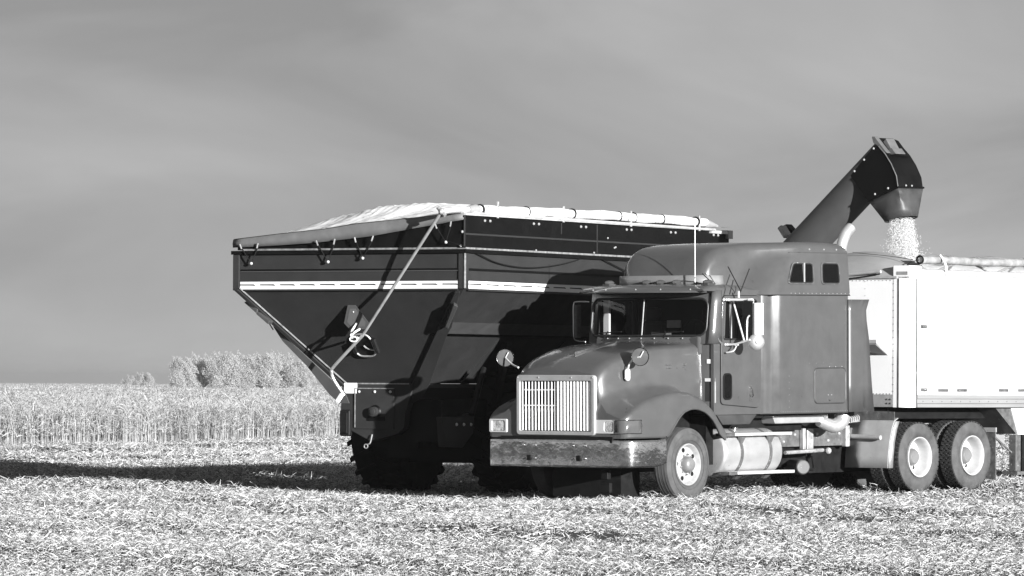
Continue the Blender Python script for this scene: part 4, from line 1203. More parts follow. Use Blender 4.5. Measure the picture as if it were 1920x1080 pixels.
MB().prism([(g0.x - .30, .32, ZB - .42), (g0.x - .02, .32, ZB - .42), (g0.x - .02, .32, ZB - .64)], (0, .02, 0)).build('leg_gusset', M['rail_grey'], lg)
for du in (9.2, 10.5):
    drive_wheel(trailer, (U0 + du, .16, .52)); drive_wheel(trailer, (U0 + du, VW - .16, .52), True)
b = MB(); b.box(U0 + 8.4, UE - .2, .7, VW - .7, .75, ZB - .01); b.tube([(U0 + 9.2, .2, .52), (U0 + 9.2, VW - .2, .52)], .08, 8); b.tube([(U0 + 10.5, .2, .52), (U0 + 10.5, VW - .2, .52)], .08, 8); b.box(U0 + 9.0, U0 + 10.7, .9, VW - .9, .5, .76); b.build('rear_bogie', M['black_metal'], trailer)

# ================================================================ GRAIN CART
ko = Vector((0, 0, CAM_H)) + ray(870, 600) * 75.5
K = Frame((ko.x, ko.y, 0), 62, 0)
cart = thing('grain_cart', 'big dark grain cart with white striped hopper and covered top behind the lorry', 'grain cart', K.o * 1.016, K.e)
cart.scale = (1.016,) * 3
cart.location.z = -.026
W_ = 3.78; LC = 8.7; CC = W_ / 2; ZL, ZS = 3.535, 3.0           # ledge height, start of the slopes
RS = ((1, 0, .643), ZS * .643)                                   # rear slope plane
ZBm, BU = 1.645, .871                                            # foot of the rear slope
BV = 1.30
b = MB()
# upper walls
b.poly([(0, 0, ZS), (0, W_, ZS), (0, W_, ZL), (0, 0, ZL)]); b.poly([(0, 0, ZS), (0, 0, ZL), (LC, 0, ZL), (LC, 0, ZS)])
b.poly([(0, W_, ZS), (LC, W_, ZS), (LC, W_, ZL), (0, W_, ZL)]); b.poly([(LC, 0, ZS), (LC, 0, ZL), (LC, W_, ZL), (LC, W_, ZS)])
# slopes down to the sump
q = [(BU, BV, ZBm), (BU, W_ - BV, ZBm), (LC - 1.6, W_ - BV, ZBm), (LC - 1.6, BV, ZBm)]
t_ = [(0, 0, ZS), (0, W_, ZS), (LC, W_, ZS), (LC, 0, ZS)]
for i in range(4): b.poly([t_[i], t_[(i + 1) % 4], q[(i + 1) % 4], q[i]])
b.poly(q)
hop = b.build('hopper', M['cart'], cart, ang=15)
# extension boards above the ledge (rear one slopes down to the far side)
b = MB()
b.prism([(.02, .03, ZL + .03), (.02, W_ - .02, ZL + .03), (.02, W_ - .02, 3.66), (.02, .03, 4.0)], (.04, 0, 0))
b.box(.06, LC, .02, .06, ZL + .03, 4.035)
b.box(.06, LC, W_ - .06, W_ - .02, ZL + .03, 3.70); b.box(LC - .04, LC, .06, W_ - .06, ZL + .03, 3.66)
extb = b.build('extension_board', M['cart_dark'], hop)
b = MB(); b.box(.06, LC, .008, .02, 3.76, 3.785); b.box(3.0, 3.02, .01, .02, 3.85, 4.02); b.box(4.15, 4.17, .008, .02, 3.60, 4.02); b.tube([(.0, .0, 3.58), (.0, .0, 4.03)], .012, 6); b.build('board_rib', M['cart'], extb)
b = MB()
for k in range(6):
    for du in (0, .16): b.ball((.62 + 1.5 * k + du, .008, 3.975), .022, 6, 4)
for (u, z) in ((4.72, 3.69), (4.76, 3.70), (4.5, 3.83), (4.05, 3.6), (2.2, 3.59)): b.ball((u, .008, z), .016, 6, 4)
for (v, z) in ((.03, 3.99), (.03, 3.80), (.06, 3.6)): b.ball((-.01, v, z), .022, 6, 4)
b.build('board_bolts', M['rivet'], extb, kind='stuff')
# ledge: black ledge with a paler upper lip
b = MB(); b.box(-.05, LC + .03, -.05, .08, ZL - .035, ZL + .018); b.box(-.05, .08, .08, W_ + .05, ZL - .035, ZL + .018); led = b.build('ledge', M['cart_dark'], hop)
b = MB(); b.box(-.052, LC, -.052, -.02, ZL + .019, ZL + .045); b.box(-.052, -.02, -.02, W_ - .15, ZL + .019, ZL + .045); b.build('ledge_lip', M['cart_edge'], led)
# corner post and far post, folded hip plates
b = MB(); b.box(-.022, .0, .002, .085, ZS - .01, ZL - .037); b.box(-.022, .10, -.02, .0, ZS - .01, ZL - .037); b.build('corner_post', M['cart'], hop, bevel=.006)
b = MB(); b.tube([(-.022, -.022, ZS), (-.022, -.022, ZL - .04)], .016, 6); b.build('post_edge', M['cart_edge'], hop)
b = MB(); b.box(-.03, .0, W_ - .075, W_ + .03, ZS - .02, ZL - .037); b.build('corner_post', M['cart'], hop, bevel=.006)
def sl(px, py, off=0.0): return K.hit(px, py, RS[0], RS[1] - off)
b = MB()
b.prism([sl(441, 541, .01), sl(448, 541, .01), sl(650, 722, .01), sl(641, 722, .01)], (-.05, 0, -.02)); b.build('hip_rib', M['cart'], hop)
MB().tube([sl(449, 540, .03), sl(650, 719, .03)], .012, 6).build('hip_edge', M['cart_edge'], hop)
# far side hip plate, standing proud of the hopper
pl = [K.at(px, py, u=.42) for px, py in ((512, 612), (646, 736), (654, 756), (636, 756), (618, 740), (575, 686), (530, 640))]
MB().prism(pl, (.03, 0, 0)).build('hip_plate', M['cart_light'], hop)  # lighter grey puts the stronger light on this face into its colour
# near side hip plate
pl = [K.at(px, py, u=.16) for px, py in ((861, 548), (859, 567), (838, 618))]
b = MB(); b.prism([sl(852, 545, .02), sl(862, 545, .02), sl(846, 612, .02), sl(838, 625, .02), sl(806, 716, .02), sl(792, 742, .03), sl(769, 757, .05), sl(772, 719, .02)], (-.04, -.03, -.02)); b.build('hip_plate', M['cart'], hop, bevel=.01)
b = MB(); b.prism([sl(850, 566, .10), sl(858, 570, .10), sl(840, 612, .10), sl(834, 608, .10)], (-.10, -.06, -.04)); b.build('lamp_bracket', M['cart_light'], hop, bevel=.01)
# pressed line, stripe and its dashes: rear and side
b = MB(); b.box(-.008, -.001, .10, W_ - .09, 3.262, 3.285); b.box(.12, LC - .05, -.008, -.001, 3.25, 3.285); b.build('panel_crease', M['cart_dark'], hop)
b = MB(); b.box(-.012, -.001, .095, W_ - .085, 3.245, 3.256); b.build('panel_crease_edge', M['cart_light'], hop)
zt_, zb_ = 3.105, 2.995
st = MB(); st.box(-.010, -.002, .095, W_ - .085, zb_, zt_); st = st.build('white_stripe', M['stripe'], hop)
st2 = MB(); st2.box(.10, LC - .05, -.010, -.002, zb_, zt_); st2 = st2.build('white_stripe', M['stripe'], hop)
b = MB()
k = 0; v = W_ - .085
while v > .3:
    z = 3.058
    b.prism([(-.013, v, z + .009), (-.013, v - .23, z + .009), (-.013, v - .26, z - .012), (-.013, v - .20, z - .008), (-.013, v, z - .006)], (.002, 0, 0)); v -= .335
b.build('stripe_dash', M['cart_dark'], st, kind='stuff')
b = MB(); u = .12
while u < LC - .5:
    z = 3.058
    b.prism([(u, -.013, z + .009), (u + .36, -.013, z + .009), (u + .40, -.013, z - .012), (u + .32, -.013, z - .008), (u, -.013, z - .006)], (0, .002, 0)); u += .52
b.build('stripe_dash', M['cart_dark'], st2, kind='stuff')
b = MB(); b.box(-.02, .0, .095, W_ - .085, zb_ - .025, zb_ - .006); b.box(-.02, .0, .095, W_ - .085, zt_ + .006, zt_ + .02); b.box(.1, LC, -.02, .0, zb_ - .03, zb_ - .008); b.box(.1, LC, -.02, .0, zt_ + .008, zt_ + .022); b.build('stripe_edge', M['cart'], hop)
# near side slope: rail, lower rib and stiffeners
kx = BV / (ZS - ZBm)
def sv(z): return (ZS - z) * kx
for (z0, z1, m_, pr) in ((2.36, 2.52, 'cart_light', .05), (2.33, 2.352, 'cart_dark', .07)):
    b = MB(); u0 = (ZS - z0) * .643 + .02; b.prism([(u0 - .08, sv(z1) - pr, z1), (u0, sv(z0) - pr * .6, z0), (LC - .6, sv(z0) - pr * .6, z0), (LC - .6, sv(z1) - pr, z1)], (0, .2, .0)); b.build('side_rail', M[m_], hop)
for u in (2.3, 4.4, 6.3):
    b = MB(); b.prism([(u, sv(2.3) - .01, 2.3), (u + .10, sv(2.3) - .01, 2.3), (u + .02, sv(1.66) - .05, 1.66), (u - .08, sv(1.66) - .05, 1.66)], (0, .08, 0)); b.build('side_stiffener', M['cart'], hop)
# sump, its door and the bearing
sp = [(.86, 2.472), (.86, 1.31)]
zz = [(2.475, 1.64), (1.31, 1.64), (1.29, 1.58), (1.42, 1.22), (1.44, 1.0), (1.56, .90), (2.0, .80), (2.47, 1.02), (2.50, 1.25)]
sump = MB().prism([(.85, v, z) for v, z in zz], (2.4, 0, 0)).build('sump', M['cart'], cart, bevel=.012)
MB().box(.842, .86, 1.36, 2.46, 1.628, 1.648).build('sump_edge', M['cart_edge'], sump)
sd = MB().box(.835, .85, 1.60, 2.24, .98, 1.56).build('sump_door', M['cart'], sump, bevel=.004)
b = MB(); b.box(.828, .846, 2.24, 2.255, 1.0, 1.565); b.box(.828, .846, 1.6, 2.255, 1.562, 1.575); b.build('door_edge', M['cart_edge'], sd)
for v in (1.66, 1.92, 2.18): MB().ball((.833, v, 1.52), .022, 8, 5).build('bolt', M['rail'], sd)
bz = K.at(703, 772, u=.83)
be = MB().lathe([(.10, .05), (.10, 0), (.085, -.02), (.075, -.025)], (.835, bz.y, bz.z), (1, 0, 0), 20).build('bearing', M['cart_dark'], sump)
MB().lathe([(.075, -.025), (.07, -.08), (.045, -.085), (.04, -.095), (.001, -.10)], (.835, bz.y, bz.z), (1, 0, 0), 18).build('bearing_shaft', M['cart'], be)
MB().box(.82, .84, bz.y - .16, bz.y + .12, bz.z - .13, bz.z - .07).build('bearing_foot', M['cart_dark'], be)
b = MB(); b.tube(bez([(.82, 1.95, .90), (.78, 1.96, .78), (.78, 2.0, .76)], 5), .009, 6); b.tube([(.78 , 2.03 + .03 * math.cos(t), .73 + .03 * math.sin(t)) for t in [6.28 * k / 12 for k in range(12)]], .008, 6, closed=True); b.build('safety_chain_hook', M['alloy_dull'], sump)
a_ = K.at(645, 718, u=.83); c_ = K.at(668.5, 737.5, u=.83)
MB().box(.832, .845, c_.y, a_.y, c_.z, a_.z).build('white_reflector', M['white'], sump)
# far corner lamp cluster low on the sump
l0 = K.at(637, 768, u=.8); l1 = K.at(652, 818, u=.8)
lc = MB().box(.80, .90, l1.y - .03, l0.y + .01, l1.z, l0.z).build('light_cluster', M['black'], cart, bevel=.03)
b = MB(); b.box(.775, .80, l1.y, l0.y - .02, l1.z + .04, l0.z - .04); b.build('lamp_rim', M['black_metal'], lc, bevel=.01)
# lamps on the far edge
for poly in (((457, 567), (463, 564), (483, 580), (481, 588)), ((479, 588), (484, 585), (505, 602), (502, 608))):
    MB().prism([K.at(px, py, u=.10) for px, py in poly], (.12, 0, 0)).build('tail_lamp', M['cart_light'], hop, bevel=.01)
MB().tube([K.at(504, 605, u=.15), K.at(512, 618, u=.35)], .01, 6).build('lamp_wire', M['black'], hop)
# inspection window with a metal frame
wl = round_poly([sl(px, py, .03) for px, py in ((661, 627), (692, 626.5), (709, 668), (671, 668))], .12, 5)
iw = MB().prism(wl, (.02, 0, 0)).build('inspection_window', M['black'], hop)
MB().tube([Vector(p) - Vector((.02, 0, .0)) for p in wl], .014, 6, closed=True).build('window_frame', M['alloy_dull'], iw)
b = MB(); b.tube([sl(699, 636, .08), sl(709, 661, .08)], .035, 6); b.build('window_clamp', M['black'], iw)
MB().tube([sl(660, 642, .07), sl(668, 662, .07)], .028, 6).build('window_clamp', M['black'], iw)
MB().tube(bez([sl(682, 648, .06), sl(688, 653, .06), sl(702, 657, .06)], 5), .012, 6).build('window_latch', M['alloy_dull'], iw)
# slow-vehicle sign
sg = [K.at(px, py, u=.12) for px, py in ((652, 572), (666, 572), (691, 605), (690.5, 617), (656, 618), (645, 606))]
sm = MB().prism(sg, (.012, 0, 0)).build('slow_vehicle_sign', M['smv_edge'], hop)
c_ = sum(sg, Vector()) / len(sg)
MB().prism([c_ + (p - c_) * .74 - Vector((.004, 0, 0)) for p in sg], (.003, 0, 0)).build('sign_face', M['smv'], sm)
MB().ball(K.at(662.5, 585, u=.115), .014, 6, 4).build('bolt', M['rail'], sm)
MB().box(.13, .50, c_.y - .03, c_.y + .03, c_.z - .1, c_.z - .04).build('sign_bracket', M['cart_dark'], sm)
# tarp over the heap, with the grey flap along the rear
NB = 27
vv_ = np.linspace(W_ + .02, -.0, NB)
def band_top(v): return interp(v, [0, .35, .95, 1.78, 2.28, 3.0, W_], [4.06, 4.045, 3.995, 3.93, 3.86, 3.80, 3.725])
def band_bot(v): return interp(v, [0, .95, 1.51, 2.44, 3.0, W_], [3.97, 3.83, 3.745, 3.66, 3.63, 3.60])
rows = [[(-.045 - .02 * math.sin(v * 6) ** 2 * .3, v, band_bot(v)) for v in vv_], [(-.06, v, band_bot(v) * .5 + band_top(v) * .5) for v in vv_], [(-.04, v, band_top(v) - .01) for v in vv_], [(-.02, v, band_top(v)) for v in vv_]]
flapo = MB().loft(rows).build('tarp_flap', M['tarp_grey'], cart, ang=50, solid=.006)
def arch(v, u):
    s = max(0, math.sin(math.pi * min(1, max(0, (v + .1) / (W_ + .1))))) ** .8
    base = interp(v, [0, .3, .95, 1.78, 2.28, 3.0, W_], [4.09, 4.08, 4.03, 3.96, 3.89, 3.80, 3.71])
    fr__ = smooth(u / 1.1)
    back = 1 - smooth((u - 2.0) / 7)
    ripple = (.007 * math.sin(v * 31 + u * 16) + .006 * math.sin(v * 53 + u * 23)) * smooth(u / .25) + .008 * math.sin(v * 9 + u * 3)
    return base + (.27 * fr__ * s) * (0.35 + .65 * back) + ripple * s
rows = []
for u in [-.03, .0, .08, .18, .3, .45, .6, .8, 1.0, 1.25, 1.5, 1.8, 2.2, 2.8, 3.5, 4.5, 5.5, 6.5, 7.5, 8.2, 8.7]:
    rows.append([(u, v, arch(v, u) if u > 0 else band_top(v) + .004) for v in np.linspace(W_ + .02, 0, 160)])
MB().loft(rows).build('tarp', M['tarp_white'], cart, ang=60)
# tarp roll along the near edge with end cone, straps and rail
pts, rs = [], []
for k in range(90):
    u = .30 + 7.55 * k / 89
    pts.append((u, .02 + .01 * math.sin(u * 2), interp(u, [.3, 4, 7.85], [4.128, 4.165, 4.165]) + .006 * math.sin(u * 3.1)))
    rs.append(.068 * (1 + .05 * math.sin(u * 4.7) + .05 * math.sin(u * 9.1)) * interp(u, [.3, .5, .7, 7.3, 7.85], [.75, .8, 1.0, 1.0, .95]))
roll = MB().tube(pts, rs, 14).build('tarp_roll', M['tarp_roll'], cart)
b = MB(); b.lathe([(.07, 0), (.075, .05), (.06, .2), (.02, .5), (.001, .52)], (7.8, .03, 4.15), (1, 0, -.06), 14); b.build('tarp_end', M['tarp_pale'], roll)
for u in (.50, 1.9, 3.35, 4.85, 5.35, 6.3, 7.5):
    MB().lathe([(.060, -.012), (.080, -.010), (.080, .010), (.060, .012)], (u, .02, interp(u, [.3, 4, 7.85], [4.128, 4.165, 4.165])), (1, 0, 0), 14).build('roll_strap', M['black'], roll)
for u in (.95, 3.0, 5.2, 7.55):
    MB().box(u - .02, u + .02, -.04, -.01, 4.02, 4.26).build('tarp_stop', M['alloy_dull'], cart, bevel=.006)
b = MB(); b.box(-.02, 8.0, -.03, .05, 4.037, 4.072); b.box(8.0, LC + .03, -.02, .05, 4.0, 4.045); b.tube([(.2, -.03, 4.075), (8.1, -.03, 4.055)], .02, 6); b.build('top_rail', M['rail'], extb)
b = MB(); b.box(LC - .12, LC + .04, -.03, .1, 3.93, 4.06); b.build('rail_end', M['alloy_dull'], extb)
# crank: shaft, universal joint and the long bent handle
sh0 = Vector((.32, .02, 4.13)); sh1 = K.at(846, 394, v=.06); uj = K.at(828, 396.5, u=-.42)
ck = MB().tube([sh0, sh1, uj], .042, 10).build('crank_shaft', M['rail'], cart)
MB().tube([(.15, .02, 4.125), (.32, .02, 4.13), (.42, .02, 4.13)], [.05, .075, .06], 12).build('shaft_collar', M['flap'], ck)
b = MB(); b.ball(uj, .05, 8, 6); b.tube([uj + Vector((0, .06, .06)), uj - Vector((0, .06, .06))], .03, 8); b.build('universal_joint', M['alloy_dull'], ck)
p1 = K.at(680, 629, u=-.05); p2 = K.at(664, 645, u=-.02); p3 = K.at(627, 686, u=.05); p4 = K.at(622, 698, u=.08); p5 = K.at(626, 712, u=.12); p6 = K.at(645, 741, u=.25)
MB().tube([uj, p1], [.024, .021], 10).build('crank_handle', M['crank'], ck)
MB().tube(bez([p1, p3, p4, p5, p6], 6), .024, 8).build('crank_bend', M['alloy'], ck)
MB().tube([K.at(642, 738, u=.24), K.at(633, 752, u=.24)], .036, 8).build('crank_grip', M['white'], ck)
b = MB()
b.tube(bez([K.at(669, 606, u=.1), K.at(658, 625, u=.02), K.at(664, 640, u=-.02), K.at(671, 633, u=-.06)], 6), .014, 8)
b.tube(bez([K.at(675, 617, u=.0), K.at(665, 623, u=-.08), K.at(660, 629, u=-.08)], 6), .015, 8)
b.tube([K.at(663 + 7 * math.cos(t), 636 + 4.5 * math.sin(t), u=-.08) for t in [6.28 * k / 14 for k in range(14)]], .011, 6, closed=True)
b.build('crank_holder', M['white'], hop)
MB().tube([K.at(664, 636, u=-.08), K.at(664, 636, u=.35)], .02, 6).build('holder_post', M['cart_dark'], hop)
# rubber straps holding the flap down: a V of cord to a pin
for (ax_, ay, bx_, by, cx_, cy_) in ((451, 462, 485, 460, 471, 494), (594, 455, 629, 452, 615, 491), (666, 449, 701, 446, 680, 484), (817, 424, 847, 419, 836, 454)):
    A_, B_, C_ = K.at(ax_, ay, u=-.07), K.at(bx_, by, u=-.07), K.at(cx_, cy_, u=-.07)
    t_s = MB().tube([A_, C_, B_], .010, 6).build('tarp_strap', M['black'], cart)
    MB().ball(C_, .024, 8, 5).build('strap_pin', M['rail'], t_s)
    for P_ in (A_, B_): MB().tube([P_ + Vector((-.02, 0, .03)), P_ + (C_ - P_) * .16 + Vector((-.02, 0, 0))], .011, 6).build('strap_hook', M['alloy_dull'], t_s)
# slack cable along the near side
cab_pts = [K.at(px, py, v=-.04) for px, py in ((868, 461), (900, 478), (930, 492), (965, 500), (1000, 502), (1040, 498), (1075, 490), (1105, 479))]
b = MB(); b.tube(bez(cab_pts, 6), .010, 5); b.tube(bez([K.at(px, py, v=-.04) for px, py in ((1122, 482), (1145, 494), (1172, 508), (1200, 525))], 6), .010, 5); b.tube([K.at(838, 452, u=-.07), K.at(868, 461, u=-.06)], .008, 5); b.build('tarp_cable', M['black'], cart)
# chassis of the cart
b = MB()
for v in (.95, 2.25): b.box(1.0, 7.8, v, v + .12, 1.15, 1.42)
b.prism([(1.0, .9, 1.40), (1.0, 2.4, 1.40), (1.0, 2.3, .8), (1.0, .9, .80)], (.12, 0, 0))
b.box(2.9, 3.7, .5, W_ - .5, .47, 1.15); b.box(2.4, 5.4, 1.0, W_ - 1.2, .55, 1.0); b.tube([(3.3, .4, .95), (3.3, W_ - .4, .95)], .14, 12); b.box(1.1, 7.0, 1.35, W_ - 1.35, .72, 1.6)  # axle box enlarged to fill in dark shade between the tyres
b.build('chassis', M['cart_dark'], cart)
fp = [K.at(px, py, v=.80) for px, py in ((829, 782), (867, 782), (880, 775), (890, 775), (888, 812), (868, 839), (833, 838))]
sf = MB().prism(fp, (0, .10, 0)).build('side_frame', M['cart'], cart, bevel=.01)
b = MB(); c0 = K.at(889, 640, v=.9); c1 = K.at(878, 838, v=.8); b.tube([K.at(907, 690, v=.75), K.at(884, 778, v=.72)], .045, 8); b.build('frame_strut', M['cart_dark'], sf)
b = MB()
for px in (856, 869.5, 883): b.ball(K.at(px, 796, v=.795), .025, 8, 5)
b.build('frame_bolts', M['rail'], sf, kind='stuff')
for (u, v) in ((2.35, .75), (5.6, .75), (2.35, W_ - .75), (5.6, W_ - .75)):
    s = -1 if v < 1 else 1
    MB().prism([(u, v, 1.3), (u + .14, v, 1.3), (u + .14, v + s * .35 * -1 + s * .55, 2.25), (u, v + s * .2, 2.25)], (0, -s * .08, 0)).build('support_leg', M['cart_dark'], cart)
def cart_wheel(loc, flip):
    b = MB().lathe([(.44, -.30), (.45, -.33), (.42, -.32), (.40, -.1), (.38, .0), (.18, .02), (.12, -.1), (.001, -.12)], (0, 0, 0), AX, 36)
    o = b.build('wheel', M['cart_dark'], cart)
    MB().lathe([(.45, -.32), (.60, -.385), (.80, -.385), (.89, -.34), (.90, -.2), (.90, .2), (.89, .34), (.80, .385), (.60, .385), (.45, .32)], (0, 0, 0), AX, 48).build('tyre', M['lug'], o)
    n = 22
    for k in range(n):
        for s in (-1, 1):
            a0 = 2 * math.pi * (k + (.5 if s > 0 else 0)) / n; p = []
            for rad in (.87, .965):
                for (da, v) in ((0, .40), (.085, .40), (.29, .0), (.23, -.02)):
                    rv = rad - (.05 if v > .3 else 0)
                    p.append((rv * math.cos(a0 + da), s * v, rv * math.sin(a0 + da)))
            MB().add(p, [(4, 5, 6, 7), (0, 1, 5, 4), (1, 2, 6, 5), (2, 3, 7, 6), (3, 0, 4, 7)]).build('tyre_lug', M['lug'], o)
    o.location = loc
    if flip: o.rotation_euler = (0, 0, math.pi)
cart_wheel((3.3, .88, .95), False); cart_wheel((3.3, W_ - .90, .95), True)
b = MB(); b.box(7.8, 11.6, CC - .12, CC + .12, .6, .85); b.prism([(6.5, .95, .75), (8.5, CC - .1, .75), (8.5, CC + .1, .75), (6.5, W_ - .95, .75)], (0, 0, .2)); b.build('drawbar', M['cart_dark'], cart)
b = MB(); b.box(10.9, 11.1, CC - .1, CC + .1, .02, .6); b.box(10.8, 11.2, CC - .25, CC + .25, 0.0, .05); b.build('parking_jack', M['cart_dark'], cart)

# ---- unloading auger (in the cart's frame, built in its own plane)
O3 = Vector((0, 0, CAM_H))
def cl(p): return K.mi @ (p - K.o)                              # world -> cart axes
A0 = O3 + ray(1660, 300) * 80.2; A1 = O3 + ray(1516, 454) * 81.2
ad_ = (A0 - A1).normalized()
AB = A1 - ad_ * 3.0
ra = .285
axis_l = (cl(A0) - cl(AB))
Ltot = axis_l.length; axn = axis_l.normalized()
hdir = Vector((ad_.x, ad_.y, 0)).normalized()                   # horizontal heading of the auger
yaw_h = math.atan2(hdir.y, hdir.x)
topL = O3 + ray(1636, 258) * 81.1
au = MB().lathe([(ra, 0), (ra, Ltot + .11), (ra * .98, Ltot + .12)], cl(AB), axn, 40, cap0=True, cap1=True).build('auger_tube', M['auger'], cart)
def tcut(s0, s1, r0, name, m_):
    MB().lathe([(ra, s0), (r0, s0 + .003), (r0, s1 - .003), (ra, s1)], cl(AB), axn, 40).build(name, m_, au)
s_mid = (cl(A1) - cl(AB)).length
# ridge strip along the top of the tube
H = Frame((A0.x, A0.y, 0), math.degrees(yaw_h), 0)
def hc(p): return cl(H.o + H.m @ Vector(p))
def hp_(px, py, v): return cl(H.o + H.m @ H.at(px, py, v=v))
wside = .30
side = [(1640, 272), (1594, 329), (1601, 340), (1627, 377), (1684, 351), (1681, 330), (1671, 307), (1660, 289), (1648, 275)]
near = [H.at(px, py, v=-wside) for px, py in side]
hd = MB().prism([hc(p) for p in near], hc((0, 2 * wside, 0)) - hc((0, 0, 0))).build('auger_head', M['cart_dark'], cart, bevel=.008)
b = MB()
for (px, py) in ((1638, 278.5), (1620, 299.5), (1602, 321), (1665, 353), (1640.5, 364)): b.ball(hp_(px, py, -wside - .002), .018, 8, 5)
fe = H.at(1684, 351, v=-wside)
for dv in (.16, .30): b.ball(hc((fe.x + .02, -wside + dv, fe.z + .03)), .016, 8, 5)
b.build('head_bolts', M['rivet'], hd, kind='stuff')
b = MB(); f4 = [H.at(px, py, v=-wside) for px, py in ((1648, 275), (1660, 289), (1671, 307), (1681, 330), (1684, 351))]
b.tube([hc(p + Vector((0, -.004, 0))) for p in f4], .010, 6); b.build('head_edge', M['chassis'], hd)
MB().tube([hc(p) for p in (H.at(1627, 377, v=-wside - .006), H.at(1684, 351, v=-wside - .006), Vector((fe.x + .01, wside, fe.z + .01)))], .016, 6).build('head_rim', M['cart_dark'], hd)
# bright end flange and the motor mount on top of the head
fl = [H.at(px, py, v=-wside + .02) for px, py in ((1634, 256), (1640, 256), (1652, 272), (1664, 287), (1657, 287), (1645, 274), (1637, 268))]
ef = MB().prism([hc(p) for p in fl], hc((0, .09, 0)) - hc((0, 0, 0))).build('end_flange', M['tan'], cart, bevel=.01)
mp_ = [H.at(px, py, v=-.16) for px, py in ((1653, 268), (1661, 259), (1672, 280), (1660, 284))]
MB().prism([hc(p) for p in (H.at(1640, 258, v=-.2), H.at(1650, 262, v=-.2), H.at(1672, 292, v=-.2), H.at(1652, 276, v=-.2))], hc((0, .44, 0)) - hc((0, 0, 0))).build('head_top', M['cart_dark'], hd)
mo = MB().prism([hc(p) for p in mp_], hc((0, .20, 0)) - hc((0, 0, 0))).build('auger_motor', M['tan'], cart, bevel=.012)
mc = H.at(1661, 262, v=-.02)
MB().lathe([(.05, -.01), (.05, .012), (.001, .013)], hc(H.at(1667, 266, v=.0)), K.mi @ (H.m @ Vector((.9, -.2, .5))), 14).build('motor_port', M['black'], mo)
b = MB(); b.prism([hc(H.at(px, py, v=-.2)) for px, py in ((1657, 284), (1672, 277), (1680, 288), (1668, 291))], hc((0, .24, 0)) - hc((0, 0, 0))); b.build('motor_bracket', M['tan'], mo, bevel=.01)
# flared rubber spout: square at the head, round at the mouth
tp_ = [Vector((H.at(1628, 377, v=-wside).x, -wside, H.at(1628, 377, v=-wside).z)), Vector((fe.x, -wside, fe.z)), Vector((fe.x + .0, wside, fe.z + .005)), Vector((H.at(1628, 377, v=-wside).x, wside, H.at(1628, 377, v=-wside).z))]
m0 = H.at(1662, 414, v=0); m1 = H.at(1718, 405, v=0)
ctr = H.at(1690, 409, v=0); mr_ = .205
tops, bots = [], []
for k in range(32):
    t = 2 * math.pi * k / 32
    c_, s_ = math.cos(t), math.sin(t)
    q_ = max(abs(c_), abs(s_)); fx, fy = c_ / q_, s_ / q_
    # superellipse corner rounding
    a_ = (fx + 1) / 2; bb_ = (fy + 1) / 2
    L0 = tp_[0].lerp(tp_[1], a_); L1 = tp_[3].lerp(tp_[2], a_); tops.append(L0.lerp(L1, bb_) * 1)
    bots.append(Vector((ctr.x + .25 * c_, .25 * s_, ctr.z - .02 + .05 * c_)))
rows = []
for k in range(5):
    f = k / 4
    rows.append([hc(p.lerp(q_, f)) for p, q_ in zip(tops, bots)])
MB().loft(rows, closed=True).build('spout', M['spout'], cart, ang=60, solid=.012)
# bracket halfway down the tube
b = MB(); k0 = O3 + ray(1466, 437) * 82.3
HB = Frame((k0.x, k0.y, 0), math.degrees(yaw_h), 0)
b.prism([cl(HB.o + HB.m @ HB.at(px, py, v=-.1)) for px, py in ((1457, 428), (1463, 422), (1474, 440), (1469, 447))], cl(HB.o + HB.m @ Vector((0, .14, 0))) - cl(HB.o)); b.build('tube_cradle', M['flap'], au, bevel=.01)
b = MB(); b.prism([cl(HB.o + HB.m @ HB.at(px, py, v=.1)) for px, py in ((1466, 424), (1474, 420), (1488, 436), (1478, 446))], cl(HB.o + HB.m @ Vector((0, .14, 0))) - cl(HB.o)); b.build('tube_cradle', M['cart_dark'], au, bevel=.01)

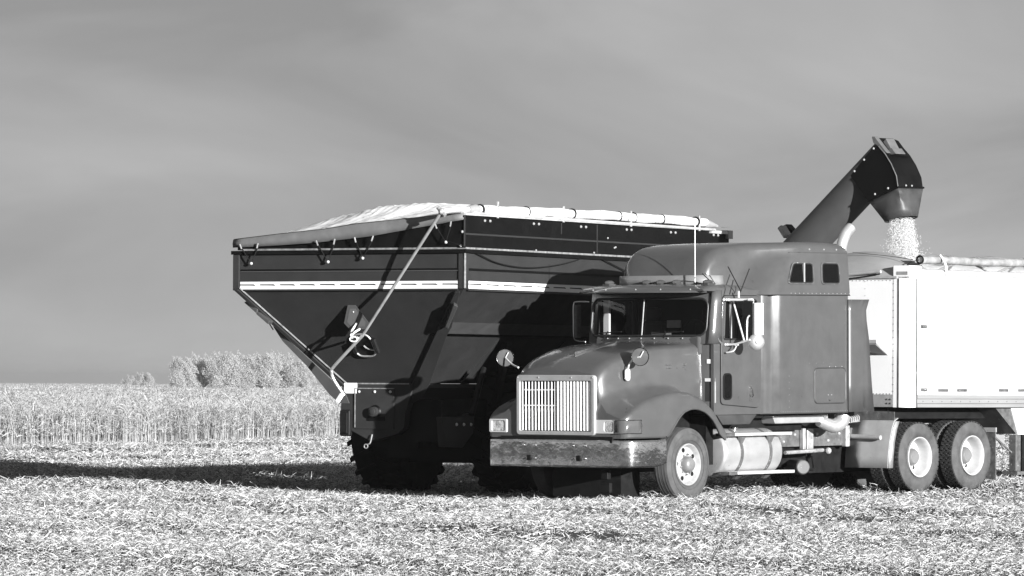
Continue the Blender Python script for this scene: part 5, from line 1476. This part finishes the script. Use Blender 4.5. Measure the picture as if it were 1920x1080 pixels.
# ================================================================ grain pouring from the spout
bpy.context.view_layer.update()
mouth = cart.matrix_world @ hc((ctr.x, 0, ctr.z))
n = 12000
f = rng.uniform(0, 1, n) ** .85
drop = f * (mouth.z - 3.25)
spread = .19 + .02 * f + .22 * f * rng.uniform(0, 1, n) ** 4
ang = rng.uniform(0, 2 * np.pi, n); rad = spread * np.sqrt(rng.uniform(0, 1, n))
stray = rng.uniform(0, 1, n) < .07
rad = np.where(stray, rad + rng.uniform(0, .36, n) * f, rad)
hx = .0 + .12 * f
gx = mouth.x + hdir.x * hx + rad * np.cos(ang); gy = mouth.y + hdir.y * hx + rad * np.sin(ang); gz = mouth.z + .02 - drop
s = rng.uniform(.003, .0058, n)
base = np.array([[1, 0, 0], [-1, 0, 0], [0, 1, 0], [0, -1, 0], [0, 0, 1], [0, 0, -1]], float)
V = np.stack([gx, gy, gz], -1)[:, None, :] + base[None] * s[:, None, None] * np.array([1, 1, 1.25])
fc = np.array([[0, 2, 4], [2, 1, 4], [1, 3, 4], [3, 0, 4], [2, 0, 5], [1, 2, 5], [3, 1, 5], [0, 3, 5]])
me = bpy.data.meshes.new('falling_grain')
FF = (fc[None] + (np.arange(n) * 6)[:, None, None]).reshape(-1, 3)
me.vertices.add(n * 6); me.vertices.foreach_set('co', V.reshape(-1).astype(np.float32))
me.loops.add(FF.size); me.loops.foreach_set('vertex_index', FF.ravel().astype(np.int32))
me.polygons.add(len(FF)); me.polygons.foreach_set('loop_start', np.arange(0, FF.size, 3, dtype=np.int32))
me.update(calc_edges=True); me.validate(); me.materials.append(M['grain'])
fg = bpy.data.objects.new('falling_grain', me); COL.objects.link(fg)
fg['kind'] = 'stuff'; fg['label'] = 'stream of pale grain falling from the auger spout into the trailer'; fg['category'] = 'grain'

# ================================================================ thin harvest haze over the field
hz = MB(); hz.box(-2600, 2600, -450, 5300, -1.2, 9.5)
m = bpy.data.materials.new('haze_air'); m.use_nodes = True; nt = m.node_tree
nt.nodes.remove(nt.nodes['Principled BSDF'])
pv = nt.nodes.new('ShaderNodeVolumePrincipled')
pv.inputs['Color'].default_value = (.95, .95, .95, 1)
pv.inputs['Density'].default_value = 0.0002
pv.inputs['Anisotropy'].default_value = 0.55
nt.links.new(pv.outputs[0], nt.nodes['Material Output'].inputs['Volume'])
hz = hz.build('haze', m, kind='stuff')
hz['label'] = 'thin pale haze hanging over the whole field'
hz['category'] = 'haze'
